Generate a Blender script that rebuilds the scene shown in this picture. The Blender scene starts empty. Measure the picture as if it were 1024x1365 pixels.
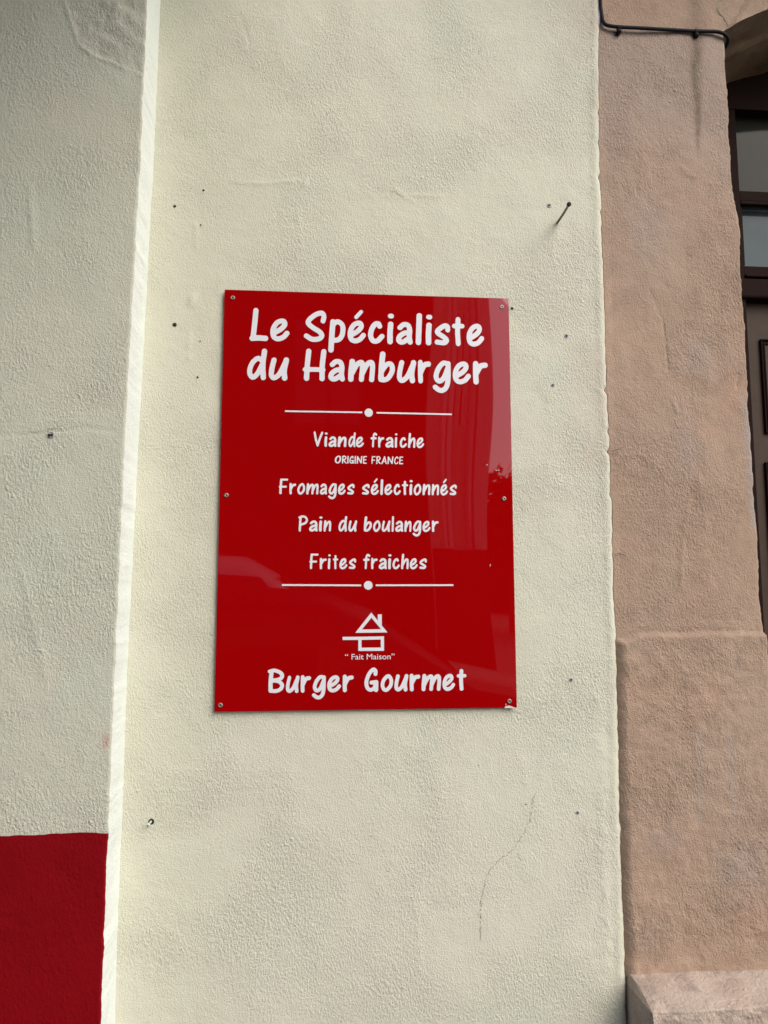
import bpy, bmesh, math, random
import numpy as np
from mathutils import Vector, Matrix, Euler

sc = bpy.context.scene
rng = np.random.default_rng(7)
random.seed(7)

# ------------------------------------------------------------------ camera, world, sun, exposure
ZC = 1.65                                    # height of the middle of the sign above the pavement
F = 930.0                                    # focal length in pixels of the 1024 x 1365 photograph
CAM = np.array([-0.07957, -1.41467, ZC - 0.18282])
ROT = Euler((1.67532, 0.00084, -0.07846), 'XYZ')
cd = bpy.data.cameras.new('camera')
cam = bpy.data.objects.new('camera', cd)
sc.collection.objects.link(cam)
cam.location = CAM
cam.rotation_euler = ROT
cd.sensor_fit = 'VERTICAL'
cd.sensor_height = 36.0
cd.lens = F * 36.0 / 1365.0
cd.clip_start = 0.02
cd.clip_end = 3000
sc.camera = cam

SUN_DIR = Vector((0.44, -0.62, 0.64)).normalized()
SUN_EL = math.asin(SUN_DIR.z)
SUN_AZ = math.atan2(SUN_DIR.x, SUN_DIR.y)
w = bpy.data.worlds.new('World')
sc.world = w
w.use_nodes = True
nt = w.node_tree
bg = nt.nodes['Background']
sky = nt.nodes.new('ShaderNodeTexSky')
sky.sky_type = 'NISHITA'
sky.sun_disc = False
sky.sun_elevation = SUN_EL
sky.sun_rotation = SUN_AZ
sky.air_density = 1.0
sky.dust_density = 2.0
sky.ozone_density = 1.0
nt.links.new(sky.outputs[0], bg.inputs[0])
bg.inputs[1].default_value = 0.12
sl = bpy.data.lights.new('sun', 'SUN')
sl.energy = 1.0
sl.angle = math.radians(50)
sl.color = (1.0, 0.96, 0.90)
so = bpy.data.objects.new('sun', sl)
sc.collection.objects.link(so)
so.rotation_euler = SUN_DIR.to_track_quat('Z', 'Y').to_euler()
so.location = (6, -3, 8)
sc.view_settings.view_transform = 'Standard'
sc.view_settings.look = 'None'
sc.view_settings.gamma = 1
sc.view_settings.use_curve_mapping = False
sc.view_settings.exposure = 1.17

# ------------------------------------------------------------------ helpers
RM = np.array(ROT.to_matrix())
WALL = 0.009                                 # plane of the recessed wall; the sign's face is the plane y = 0


def P(px, py, Y=WALL):
    """point of the vertical plane y = Y seen at a pixel of the photograph (used to measure the place)"""
    d = RM @ np.array([(px - 512) / F, -(py - 682.5) / F, -1.0])
    return CAM + d * ((Y - CAM[1]) / d[1])


def empty(name, loc):
    o = bpy.data.objects.new(name, None)
    o.empty_display_size = 0.1
    sc.collection.objects.link(o)
    o.location = loc
    return o


def tag(o, label=None, cat=None, group=None, kind=None):
    for k, v in (('label', label), ('category', cat), ('group', group), ('kind', kind)):
        if v:
            o[k] = v
    return o


def wloc(o):
    v = Vector((0, 0, 0))
    while o is not None:
        v = v + o.location
        o = o.parent
    return v


def obj(name, verts, faces, mat, parent=None, smooth=False, loc=None, attrs=None, edge_loops=None):
    """one mesh object; vertices are given in world space"""
    v = np.asarray(verts, float).reshape(-1, 3)
    base = np.array(wloc(parent)) if parent is not None else np.zeros(3)
    if loc is not None:
        base = np.array(loc, float)
    v = v - base
    me = bpy.data.meshes.new(name)
    if isinstance(faces, np.ndarray) and faces.ndim == 2:
        n, k = faces.shape
        me.vertices.add(len(v))
        me.vertices.foreach_set('co', v.ravel())
        me.loops.add(n * k)
        me.loops.foreach_set('vertex_index', faces.ravel().astype(np.int32))
        me.polygons.add(n)
        me.polygons.foreach_set('loop_start', (np.arange(n) * k).astype(np.int32))
        me.polygons.foreach_set('loop_total', np.full(n, k, np.int32))
        me.update(calc_edges=True)
    else:
        me.from_pydata(v.tolist(), [], [list(map(int, f)) for f in faces])
    if attrs:
        for nm, a in attrs.items():
            at = me.attributes.new(nm, 'FLOAT', 'POINT')
            at.data.foreach_set('value', np.asarray(a, np.float32))
    me.validate()
    me.update()
    if smooth:
        me.polygons.foreach_set('use_smooth', [True] * len(me.polygons))
    me.materials.append(mat)
    o = bpy.data.objects.new(name, me)
    sc.collection.objects.link(o)
    if parent is not None:
        o.parent = parent
    elif loc is not None:
        o.location = loc
    return o


class MB:
    """collects simple shapes; build() links them as one mesh object"""
    def __init__(self):
        self.v, self.f = [], []

    def add(self, v, f):
        n = len(self.v)
        self.v += [tuple(p) for p in v]
        self.f += [[n + i for i in q] for q in f]
        return self

    def box(self, a, b, bev=0.0):
        (x0, y0, z0), (x1, y1, z1) = a, b
        if bev <= 0:
            v = [(x0, y0, z0), (x1, y0, z0), (x1, y1, z0), (x0, y1, z0), (x0, y0, z1), (x1, y0, z1), (x1, y1, z1), (x0, y1, z1)]
            return self.add(v, [(0, 3, 2, 1), (4, 5, 6, 7), (0, 1, 5, 4), (1, 2, 6, 5), (2, 3, 7, 6), (3, 0, 4, 7)])
        bm = bmesh.new()
        bmesh.ops.create_cube(bm, size=1)
        for vv in bm.verts:
            vv.co = Vector(((x0 + x1) / 2 + vv.co.x * (x1 - x0), (y0 + y1) / 2 + vv.co.y * (y1 - y0), (z0 + z1) / 2 + vv.co.z * (z1 - z0)))
        bmesh.ops.bevel(bm, geom=list(bm.edges), offset=bev, segments=2, affect='EDGES', profile=0.5)
        bm.verts.index_update()
        self.add([tuple(q.co) for q in bm.verts], [[q.index for q in f.verts] for f in bm.faces])
        bm.free()
        return self

    def tube(self, pts, r, n=10, caps=True):
        pts = [Vector(p) for p in pts]
        rs = r if hasattr(r, '__len__') else [r] * len(pts)
        base = len(self.v)
        t0 = (pts[1] - pts[0]).normalized()
        up = Vector((0, 0, 1)) if abs(t0.z) < 0.9 else Vector((1, 0, 0))
        a = t0.cross(up).normalized()
        for i, p in enumerate(pts):
            t = (pts[min(i + 1, len(pts) - 1)] - pts[max(i - 1, 0)]).normalized()
            a = (a - t * a.dot(t)).normalized()
            b = t.cross(a)
            for k in range(n):
                q = p + (a * math.cos(2 * math.pi * k / n) + b * math.sin(2 * math.pi * k / n)) * rs[i]
                self.v.append(tuple(q))
        for i in range(len(pts) - 1):
            for k in range(n):
                k2 = (k + 1) % n
                self.f.append([base + i * n + k, base + (i + 1) * n + k, base + (i + 1) * n + k2, base + i * n + k2][::-1])
        if caps:
            self.f.append([base + k for k in range(n)])
            self.f.append([base + (len(pts) - 1) * n + k for k in range(n)][::-1])
        return self

    def lathe(self, c, prof, n=20, axis='y'):
        """prof: list of (radius, offset along -y from the wall)"""
        base = len(self.v)
        for (r, h) in prof:
            for k in range(n):
                a = 2 * math.pi * k / n
                if axis == 'y':
                    self.v.append((c[0] + r * math.cos(a), c[1] - h, c[2] + r * math.sin(a)))
                else:
                    self.v.append((c[0] + r * math.cos(a), c[1] + r * math.sin(a), c[2] + h))
        for i in range(len(prof) - 1):
            for k in range(n):
                k2 = (k + 1) % n
                self.f.append([base + i * n + k, base + i * n + k2, base + (i + 1) * n + k2, base + (i + 1) * n + k])
        return self

    def build(self, name, mat, parent=None, smooth=False, loc=None):
        return obj(name, self.v, self.f, mat, parent, smooth, loc)


# value noise, vectorised
_lat = rng.random((512, 512))


def vnoise(x, y, s=0):
    x = np.asarray(x, float) + 137.3 * (s + 1)
    y = np.asarray(y, float) + 71.9 * (s + 1)
    ix, iy = np.floor(x).astype(int), np.floor(y).astype(int)
    fx, fy = x - ix, y - iy
    fx, fy = fx * fx * (3 - 2 * fx), fy * fy * (3 - 2 * fy)
    g = lambda a, b: _lat[a % 512, b % 512]
    return (g(ix, iy) * (1 - fx) + g(ix + 1, iy) * fx) * (1 - fy) + (g(ix, iy + 1) * (1 - fx) + g(ix + 1, iy + 1) * fx) * fy - 0.5


def fbm(x, y, s=0, o=4, rough=0.5):
    r, a = 0, 1.0
    for k in range(o):
        r = r + a * vnoise(x * 2 ** k, y * 2 ** k, s + 3 * k)
        a *= rough
    return r


def segdist(X, Z, pts):
    """distance of points to a polyline of (x, z)"""
    d = np.full(X.shape, 1e9)
    for (x0, z0), (x1, z1) in zip(pts[:-1], pts[1:]):
        dx, dz = x1 - x0, z1 - z0
        L = dx * dx + dz * dz + 1e-12
        t = np.clip(((X - x0) * dx + (Z - z0) * dz) / L, 0, 1)
        d = np.minimum(d, np.hypot(X - x0 - t * dx, Z - z0 - t * dz))
    return d


def xz(pts, Y=WALL):
    return [(P(a, b, Y)[0], P(a, b, Y)[2]) for a, b in pts]


def grid_faces(nr, nc):
    i = np.arange(nr - 1)[:, None] * nc + np.arange(nc - 1)[None, :]
    return np.stack([i, i + 1, i + nc + 1, i + nc], -1).reshape(-1, 4)   # rows go up, columns go right: faces -y


def smooth01(a, b, x):
    t = np.clip((x - a) / (b - a), 0, 1)
    return t * t * (3 - 2 * t)


# ------------------------------------------------------------------ materials
def mat_new(name):
    m = bpy.data.materials.new(name)
    m.use_nodes = True
    return m, m.node_tree, m.node_tree.nodes['Principled BSDF']


def plain(name, col, rough=0.5, metal=0.0, spec=0.5, var=0.12, scale=40, bump=0.0, bscale=300):
    m, t, b = mat_new(name)
    N, L = t.nodes, t.links
    tc = N.new('ShaderNodeTexCoord')
    n = N.new('ShaderNodeTexNoise')
    n.inputs['Scale'].default_value = scale
    n.inputs['Detail'].default_value = 4
    L.new(tc.outputs['Object'], n.inputs['Vector'])
    mx = N.new('ShaderNodeMix')
    mx.data_type = 'RGBA'
    mx.inputs[6].default_value = [c * (1 - var) for c in col] + [1]
    mx.inputs[7].default_value = [min(1, c * (1 + var)) for c in col] + [1]
    L.new(n.outputs[0], mx.inputs[0])
    L.new(mx.outputs[2], b.inputs['Base Color'])
    b.inputs['Roughness'].default_value = rough
    b.inputs['Metallic'].default_value = metal
    b.inputs['Specular IOR Level'].default_value = spec
    if bump:
        n2 = N.new('ShaderNodeTexNoise')
        n2.inputs['Scale'].default_value = bscale
        n2.inputs['Detail'].default_value = 3
        L.new(tc.outputs['Object'], n2.inputs['Vector'])
        bp = N.new('ShaderNodeBump')
        bp.inputs['Strength'].default_value = 0.6
        bp.inputs['Distance'].default_value = bump
        L.new(n2.outputs[0], bp.inputs['Height'])
        L.new(bp.outputs[0], b.inputs['Normal'])
    return m


def stucco(name, base, tint_a, tint_b, grain=0.004, gscale=130, smooth_lo=0.35, rough=0.85, stain_shade=None, wear_shade=None, spec=0.3, fine=0.0012, blotch=0.35, mottle=0.0):
    """painted render: worm-like trowelled grain whose depth changes from patch to patch"""
    m, t, b = mat_new(name)
    N, L = t.nodes, t.links

    def noise(scale, detail=3, dist=0.0, vec=None, rough_=0.5):
        n = N.new('ShaderNodeTexNoise')
        n.inputs['Scale'].default_value = scale
        n.inputs['Detail'].default_value = detail
        n.inputs['Distortion'].default_value = dist
        n.inputs['Roughness'].default_value = rough_
        L.new(vec if vec is not None else tc.outputs['Object'], n.inputs['Vector'])
        return n.outputs[0]

    def rampf(src, a, b_, c=0.0, d=1.0):
        r = N.new('ShaderNodeMapRange')
        r.interpolation_type = 'SMOOTHSTEP'
        for k, v in zip((1, 2, 3, 4), (a, b_, c, d)):
            r.inputs[k].default_value = v
        L.new(src, r.inputs[0])
        return r.outputs[0]

    def math_(op, a, b_):
        q = N.new('ShaderNodeMath')
        q.operation = op
        for k, s in enumerate((a, b_)):
            if isinstance(s, (int, float)):
                q.inputs[k].default_value = s
            else:
                L.new(s, q.inputs[k])
        return q.outputs[0]

    def mix(f, a, b_):
        q = N.new('ShaderNodeMix')
        q.data_type = 'RGBA'
        for k, s in ((0, f), (6, a), (7, b_)):
            if isinstance(s, (int, float)):
                q.inputs[k].default_value = s
            elif isinstance(s, (tuple, list)):
                q.inputs[k].default_value = list(s) + [1]
            else:
                L.new(s, q.inputs[k])
        return q.outputs[2]

    tc = N.new('ShaderNodeTexCoord')
    mp = N.new('ShaderNodeMapping')
    mp.inputs['Rotation'].default_value = (0, math.radians(32), 0)
    mp.inputs['Scale'].default_value = (1.0, 1.0, 0.62)
    L.new(tc.outputs['Object'], mp.inputs[0])
    g1 = noise(gscale * 1.8, 4.0, 0.2, mp.outputs[0], 0.62)
    g2 = noise(gscale * 0.42, 2, 0.4)
    g3 = noise(gscale * 3.2, 2)
    patch = rampf(noise(4.2, 4, 0.6), 0.36, 0.64, smooth_lo, 1.0)
    vg = N.new('ShaderNodeTexVoronoi')
    vg.inputs['Scale'].default_value = gscale * 1.9
    wv = N.new('ShaderNodeVectorMath')
    wv.operation = 'ADD'
    wn = N.new('ShaderNodeTexNoise')
    wn.inputs['Scale'].default_value = gscale * 0.5
    L.new(tc.outputs['Object'], wn.inputs['Vector'])
    ws = N.new('ShaderNodeVectorMath')
    ws.operation = 'SCALE'
    ws.inputs['Scale'].default_value = 0.9 / gscale
    L.new(wn.outputs['Color'], ws.inputs[0])
    L.new(mp.outputs[0], wv.inputs[0])
    L.new(ws.outputs[0], wv.inputs[1])
    L.new(wv.outputs[0], vg.inputs['Vector'])
    grains = math_('MULTIPLY', rampf(vg.outputs['Distance'], 0.05, 0.62, 1.0, 0.0), rampf(noise(gscale * 0.6, 2), 0.40, 0.62))
    gr = math_('ADD', math_('MULTIPLY', rampf(g1, 0.25, 0.78), 0.62), math_('MULTIPLY', grains, 0.45))
    h = math_('ADD', math_('MULTIPLY', gr, patch), math_('MULTIPLY', g2, 0.30))
    # a few blisters and pits
    vor = N.new('ShaderNodeTexVoronoi')
    vor.inputs['Scale'].default_value = 34
    vor.inputs['Randomness'].default_value = 1.0
    L.new(tc.outputs['Object'], vor.inputs['Vector'])
    blister = math_('MULTIPLY', rampf(vor.outputs['Distance'], 0.0, 0.16, 1.0, 0.0), rampf(noise(9, 2), 0.60, 0.72))
    h = math_('ADD', h, math_('MULTIPLY', blister, 0.9))
    b1 = N.new('ShaderNodeBump')
    b1.inputs['Strength'].default_value = 1.0
    b1.inputs['Distance'].default_value = grain * 0.62
    L.new(h, b1.inputs['Height'])
    b2 = N.new('ShaderNodeBump')
    b2.inputs['Strength'].default_value = 1.0
    b2.inputs['Distance'].default_value = fine * 0.95
    L.new(g3, b2.inputs['Height'])
    L.new(b1.outputs[0], b2.inputs['Normal'])
    L.new(b2.outputs[0], b.inputs['Normal'])
    # colour: uneven paint, low grain darkened for contrast, specks
    col = mix(math_('MULTIPLY', rampf(noise(3.2, 3, 0.5), 0.42, 0.66), blotch), base, tint_a)
    col = mix(math_('MULTIPLY', rampf(noise(4.7, 3, 0.9), 0.50, 0.72), blotch), col, tint_b)
    if mottle:
        col = mix(math_('MULTIPLY', rampf(noise(19, 4, 0.8, None, 0.65), 0.46, 0.70), mottle), col, tuple(c * 0.72 for c in base))
        col = mix(math_('MULTIPLY', rampf(noise(27, 4, 0.5, None, 0.65), 0.50, 0.74), mottle), col, tuple(min(1, c * 1.25) for c in base))
    dark = tuple(c * 0.62 for c in base)
    col = mix(math_('MULTIPLY', rampf(g1, 0.42, 0.28), 0.26), col, dark)
    col = mix(math_('MULTIPLY', rampf(noise(210, 1), 0.70, 0.76), math_('MULTIPLY', rampf(noise(6, 2), 0.45, 0.6), 0.6)), col, tuple(c * 0.35 for c in base))
    if wear_shade is not None:
        a = N.new('ShaderNodeAttribute')
        a.attribute_name = 'wear_shade'
        col = mix(math_('MULTIPLY', a.outputs['Fac'], rampf(noise(80, 4), 0.25, 0.7, 0.4, 1.0)), col, wear_shade)
    if stain_shade is not None:
        a = N.new('ShaderNodeAttribute')
        a.attribute_name = 'stain_shade'
        col = mix(math_('MULTIPLY', a.outputs['Fac'], rampf(noise(60, 3), 0.2, 0.75, 0.55, 1.0)), col, stain_shade)
    L.new(col, b.inputs['Base Color'])
    b.inputs['Roughness'].default_value = rough
    b.inputs['Specular IOR Level'].default_value = spec
    return m


M = {}
M['cream'] = stucco('cream_render', (0.603, 0.594, 0.470), (0.615, 0.572, 0.476), (0.57, 0.595, 0.485), grain=0.0037, gscale=140, smooth_lo=0.24, stain_shade=(0.36, 0.32, 0.25), wear_shade=(0.50, 0.40, 0.33))
M['cream_left'] = stucco('cream_render_pilaster', (0.52, 0.52, 0.42), (0.53, 0.49, 0.40), (0.48, 0.515, 0.43), grain=0.0034, gscale=110, smooth_lo=0.30, stain_shade=(0.30, 0.27, 0.24), wear_shade=(0.45, 0.16, 0.14))
M['white_side'] = stucco('white_painted_side', (0.80, 0.83, 0.76), (0.78, 0.81, 0.76), (0.80, 0.81, 0.73), grain=0.0016, gscale=70, smooth_lo=0.2)
M['red_dado'] = stucco('red_paint', (0.20, 0.001, 0.004), (0.185, 0.001, 0.004), (0.215, 0.0012, 0.005), grain=0.0012, gscale=90, rough=0.7, spec=0.1, fine=0.0004)
M['pink'] = stucco('pink_render', (0.375, 0.262, 0.187), (0.365, 0.272, 0.20), (0.40, 0.252, 0.178), grain=0.0046, gscale=115, smooth_lo=0.28, fine=0.0016, stain_shade=(0.16, 0.115, 0.085), wear_shade=(0.34, 0.29, 0.26), blotch=0.6, mottle=0.45)
M['ledge'] = stucco('pale_pink_ledge', (0.47, 0.365, 0.29), (0.50, 0.41, 0.335), (0.38, 0.28, 0.22), grain=0.0045, gscale=90, smooth_lo=0.6, blotch=0.7, stain_shade=(0.24, 0.18, 0.145), mottle=0.6)
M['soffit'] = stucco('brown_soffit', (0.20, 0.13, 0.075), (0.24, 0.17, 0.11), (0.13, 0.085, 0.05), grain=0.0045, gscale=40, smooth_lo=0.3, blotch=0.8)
M['stone'] = plain('bare_stone', (0.26, 0.23, 0.20), 0.9, bump=0.004, bscale=120, var=0.35, scale=60)
M['crack'] = plain('crack_shadow', (0.17, 0.145, 0.11), 0.95, var=0.5, scale=200)
M['hole'] = plain('hole_dark', (0.018, 0.015, 0.012), 0.95)
M['plug'] = plain('grey_plastic_plug', (0.42, 0.41, 0.38), 0.6)
M['vinyl'] = plain('white_vinyl', (0.70, 0.695, 0.725), 0.35, var=0.02, scale=12)
M['steel'] = plain('dull_zinc_screw', (0.34, 0.29, 0.26), 0.45, metal=0.7, var=0.3, scale=400)
M['rust'] = plain('grey_nail', (0.20, 0.18, 0.15), 0.6, metal=0.4, var=0.35, scale=200)
M['zinc'] = plain('bright_screw', (0.62, 0.62, 0.58), 0.4, metal=0.5, var=0.2, scale=300)
M['cable'] = plain('black_cable', (0.009, 0.007, 0.010), 0.6, spec=0.2)
M['wood'] = plain('dark_brown_paint', (0.055, 0.036, 0.026), 0.6, spec=0.15, var=0.2, scale=30, bump=0.0006, bscale=90)
M['wood_frame'] = plain('deep_brown_frame', (0.016, 0.008, 0.006), 0.7, spec=0.05, var=0.2, scale=30, bump=0.0005, bscale=90)
M['chip'] = plain('chipped_white_core', (0.62, 0.58, 0.53), 0.8, var=0.25, scale=300)
M['edge'] = plain('dark_board_edge', (0.10, 0.01, 0.012), 0.5)


def glossy_red():
    m, t, b = mat_new('glossy_red_board')
    N, L = t.nodes, t.links
    tc = N.new('ShaderNodeTexCoord')
    n = N.new('ShaderNodeTexNoise')
    n.inputs['Scale'].default_value = 2.0
    n.inputs['Detail'].default_value = 2
    L.new(tc.outputs['Object'], n.inputs['Vector'])
    mx = N.new('ShaderNodeMix')
    mx.data_type = 'RGBA'
    mx.inputs[6].default_value = (0.290, 0.0004, 0.001, 1)
    mx.inputs[7].default_value = (0.310, 0.0005, 0.0012, 1)
    L.new(n.outputs[0], mx.inputs[0])
    L.new(mx.outputs[2], b.inputs['Base Color'])
    # dust and faint wiping marks change the gloss
    n2 = N.new('ShaderNodeTexNoise')
    n2.inputs['Scale'].default_value = 9
    n2.inputs['Detail'].default_value = 5
    L.new(tc.outputs['Object'], n2.inputs['Vector'])
    r = N.new('ShaderNodeMapRange')
    r.inputs[1].default_value, r.inputs[2].default_value = 0.3, 0.75
    r.inputs[3].default_value, r.inputs[4].default_value = 0.006, 0.022
    L.new(n2.outputs[0], r.inputs[0])
    L.new(r.outputs[0], b.inputs['Roughness'])
    b.inputs['IOR'].default_value = 1.47
    return m


M['red'] = glossy_red()


def glass(name, col, spec=0.5):
    m, t, b = mat_new(name)
    n = t.nodes.new('ShaderNodeTexNoise')
    n.inputs['Scale'].default_value = 6
    n.inputs['Detail'].default_value = 5
    mx = t.nodes.new('ShaderNodeMix')
    mx.data_type = 'RGBA'
    mx.inputs[6].default_value = [c * 0.55 for c in col] + [1]
    mx.inputs[7].default_value = [c * 1.5 for c in col] + [1]
    tc = t.nodes.new('ShaderNodeTexCoord')
    t.links.new(tc.outputs['Object'], n.inputs['Vector'])
    t.links.new(n.outputs[0], mx.inputs[0])
    t.links.new(mx.outputs[2], b.inputs['Base Color'])
    b.inputs['Roughness'].default_value = 0.06
    b.inputs['IOR'].default_value = 1.55
    b.inputs['Specular IOR Level'].default_value = spec
    return m


M['pane_dark'] = glass('dusty_dark_glass', (0.022, 0.022, 0.019), 0.06)
M['pane_blue'] = glass('sky_tinted_glass', (0.050, 0.072, 0.078), 0.08)  # lower pane: blue of the reflected sky put into the base colour

# ------------------------------------------------------------------ street behind the viewer (what the sign mirrors)
M['asphalt'] = plain('asphalt', (0.04, 0.04, 0.042), 0.9, bump=0.004, bscale=150, scale=3)
M['paving'] = plain('paving', (0.085, 0.082, 0.078), 0.85, bump=0.002, bscale=90, scale=2)
M['kerbstone'] = plain('kerbstone', (0.12, 0.115, 0.11), 0.85, bump=0.002, scale=8)
M['earth'] = plain('ground', (0.10, 0.095, 0.085), 0.95, scale=0.5)
M['line'] = plain('road_paint', (0.7, 0.7, 0.68), 0.7)


def sheet(name, x0, x1, y0, y1, z, mat):
    o = obj(name, [(x0, y0, z), (x1, y0, z), (x1, y1, z), (x0, y1, z)], [(0, 1, 2, 3)], mat)
    return tag(o, kind='structure')


sheet('ground', -1500, 1500, -1500, 1500, -0.135, M['earth'])
sheet('road', -60, 60, -6.4, -2.3, -0.13, M['asphalt'])
for nm, y0, y1 in (('pavement', -2.15, 0.6), ('pavement', -8.0, -6.55)):
    tag(MB().box((-60, y0, -0.15), (60, y1, 0.0)).build(nm, M['paving']), kind='structure')
for y0, y1 in ((-2.3, -2.153), (-6.547, -6.4)):
    tag(MB().box((-60, y0, -0.15), (60, y1, 0.006), 0.02).build('kerb', M['kerbstone']), kind='structure')

M['dark_facade'] = plain('dark_stone_facade', (0.045, 0.040, 0.036), 0.95, var=0.3, scale=2, spec=0.1)
M['dark_wood'] = plain('dark_shopfront', (0.02, 0.018, 0.018), 0.7)
M['pale_facade'] = plain('pale_facade', (0.82, 0.64, 0.52), 0.9, var=0.08, scale=1.5)
M['pale_trim'] = plain('pale_trim', (0.90, 0.82, 0.74), 0.8, var=0.05)
M['win'] = glass('window_glass', (0.02, 0.022, 0.025))
M['zinc_pipe'] = plain('zinc_pipe', (0.55, 0.52, 0.50), 0.5, metal=0.3)
M['roof'] = plain('roof_tiles', (0.22, 0.10, 0.07), 0.9, scale=6, var=0.3)


def house(name, x0, x1, yf, depth, h, wall_m, trim_m, label, cols, rows, w0, shop=True):
    """a facade facing +y with real openings: the wall is built round the windows"""
    e = empty(name, ((x0 + x1) / 2, yf, 0))
    tag(e, label, 'building')
    W = x1 - x0
    xs = [x0 + W * (i + 0.5) / cols for i in range(cols)]
    rects = []
    for r in range(rows):
        zb = 3.6 + r * 2.9
        for x in xs:
            rects.append((x - w0 / 2, x + w0 / 2, zb, zb + 1.7))
    mb = MB()
    xe = sorted({x0, x1, *[q[0] for q in rects], *[q[1] for q in rects]})
    ze = sorted({0.0, h, *[q[2] for q in rects], *[q[3] for q in rects]})
    for i in range(len(xe) - 1):
        for j in range(len(ze) - 1):
            cx, cz = (xe[i] + xe[i + 1]) / 2, (ze[j] + ze[j + 1]) / 2
            if any(a < cx < b and c < cz < d for a, b, c, d in rects):
                continue
            mb.add([(xe[i], yf, ze[j]), (xe[i + 1], yf, ze[j]), (xe[i + 1], yf, ze[j + 1]), (xe[i], yf, ze[j + 1])], [(3, 2, 1, 0)])
    yb = yf - depth
    mb.add([(x0, yf, 0), (x0, yb, 0), (x0, yb, h), (x0, yf, h)], [(0, 1, 2, 3)])
    mb.add([(x1, yf, 0), (x1, yb, 0), (x1, yb, h), (x1, yf, h)], [(3, 2, 1, 0)])
    mb.add([(x0, yb, 0), (x1, yb, 0), (x1, yb, h), (x0, yb, h)], [(0, 1, 2, 3)])
    mb.build('wall', wall_m, e)
    rf = MB()
    rf.add([(x0 - .2, yf + .35, h), (x1 + .2, yf + .35, h), (x1 + .2, yb - .2, h), (x0 - .2, yb - .2, h),
            (x0 - .2, (yf + yb) / 2, h + 1.6), (x1 + .2, (yf + yb) / 2, h + 1.6)],
           [(0, 1, 5, 4), (2, 3, 4, 5), (0, 4, 3), (1, 2, 5), (0, 3, 2, 1)])
    rf.build('roof', M['roof'], e)
    for a, b, c, d in rects:
        fr = MB()
        for q in (((a, yf - .16, c), (a + .07, yf - .02, d)), ((b - .07, yf - .16, c), (b, yf - .02, d)),
                  ((a + .07, yf - .16, c), (b - .07, yf - .02, c + .07)), ((a + .07, yf - .16, d - .07), (b - .07, yf - .02, d)),
                  (((a + b) / 2 - .03, yf - .15, c + .07), ((a + b) / 2 + .03, yf - .03, d - .07))):
            fr.box(*q)
        f = fr.build('window', trim_m, e)
        obj('pane', [(a + .07, yf - .12, c + .07), (b - .07, yf - .12, c + .07), (b - .07, yf - .12, d - .07), (a + .07, yf - .12, d - .07)], [(3, 2, 1, 0)], M['win'], f)
    return e


hA = house('town_house', -16, 1.30, -8.0, 8, 9.2, M['dark_facade'], M['dark_wood'], 'dark stone town house across the street facing the shop', 6, 2, 1.1)
hB = house('narrow_house', 1.31, 2.08, -7.9, 8, 8.6, M['pale_facade'], M['pale_trim'], 'narrow pale house with drainpipes across the street', 1, 1, 0.25)
for x, r in ((1.52, 0.025), (1.60, 0.03), (1.86, 0.04)):
    MB().tube([(x, -7.84, 1.97), (x, -7.84, 8.5)], r, 10).build('drainpipe', M['pale_trim'] if x < 1.7 else M['zinc_pipe'], hB, True)
MB().box((1.93, -7.9, 1.97), (2.08, -7.80, 8.4), 0.01).build('corner_strip', M['pale_trim'], hB)

MB().box((1.32, -7.9, 0.02), (2.07, -7.82, 1.95), 0.01).build('shopfront', M['dark_wood'], hB)

# ------------------------------------------------------------------ parked cars, seen only as soft bands in the sign
M['car_white'] = plain('white_car_paint', (0.8, 0.8, 0.79), 0.25, var=0.02)
M['car_blue'] = plain('dark_blue_car_paint', (0.010, 0.013, 0.028), 0.5, var=0.02, spec=0.1)
M['tyre'] = plain('tyre_rubber', (0.02, 0.02, 0.02), 0.85)
M['rim'] = plain('wheel_rim', (0.45, 0.45, 0.46), 0.35, metal=0.8)


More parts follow.
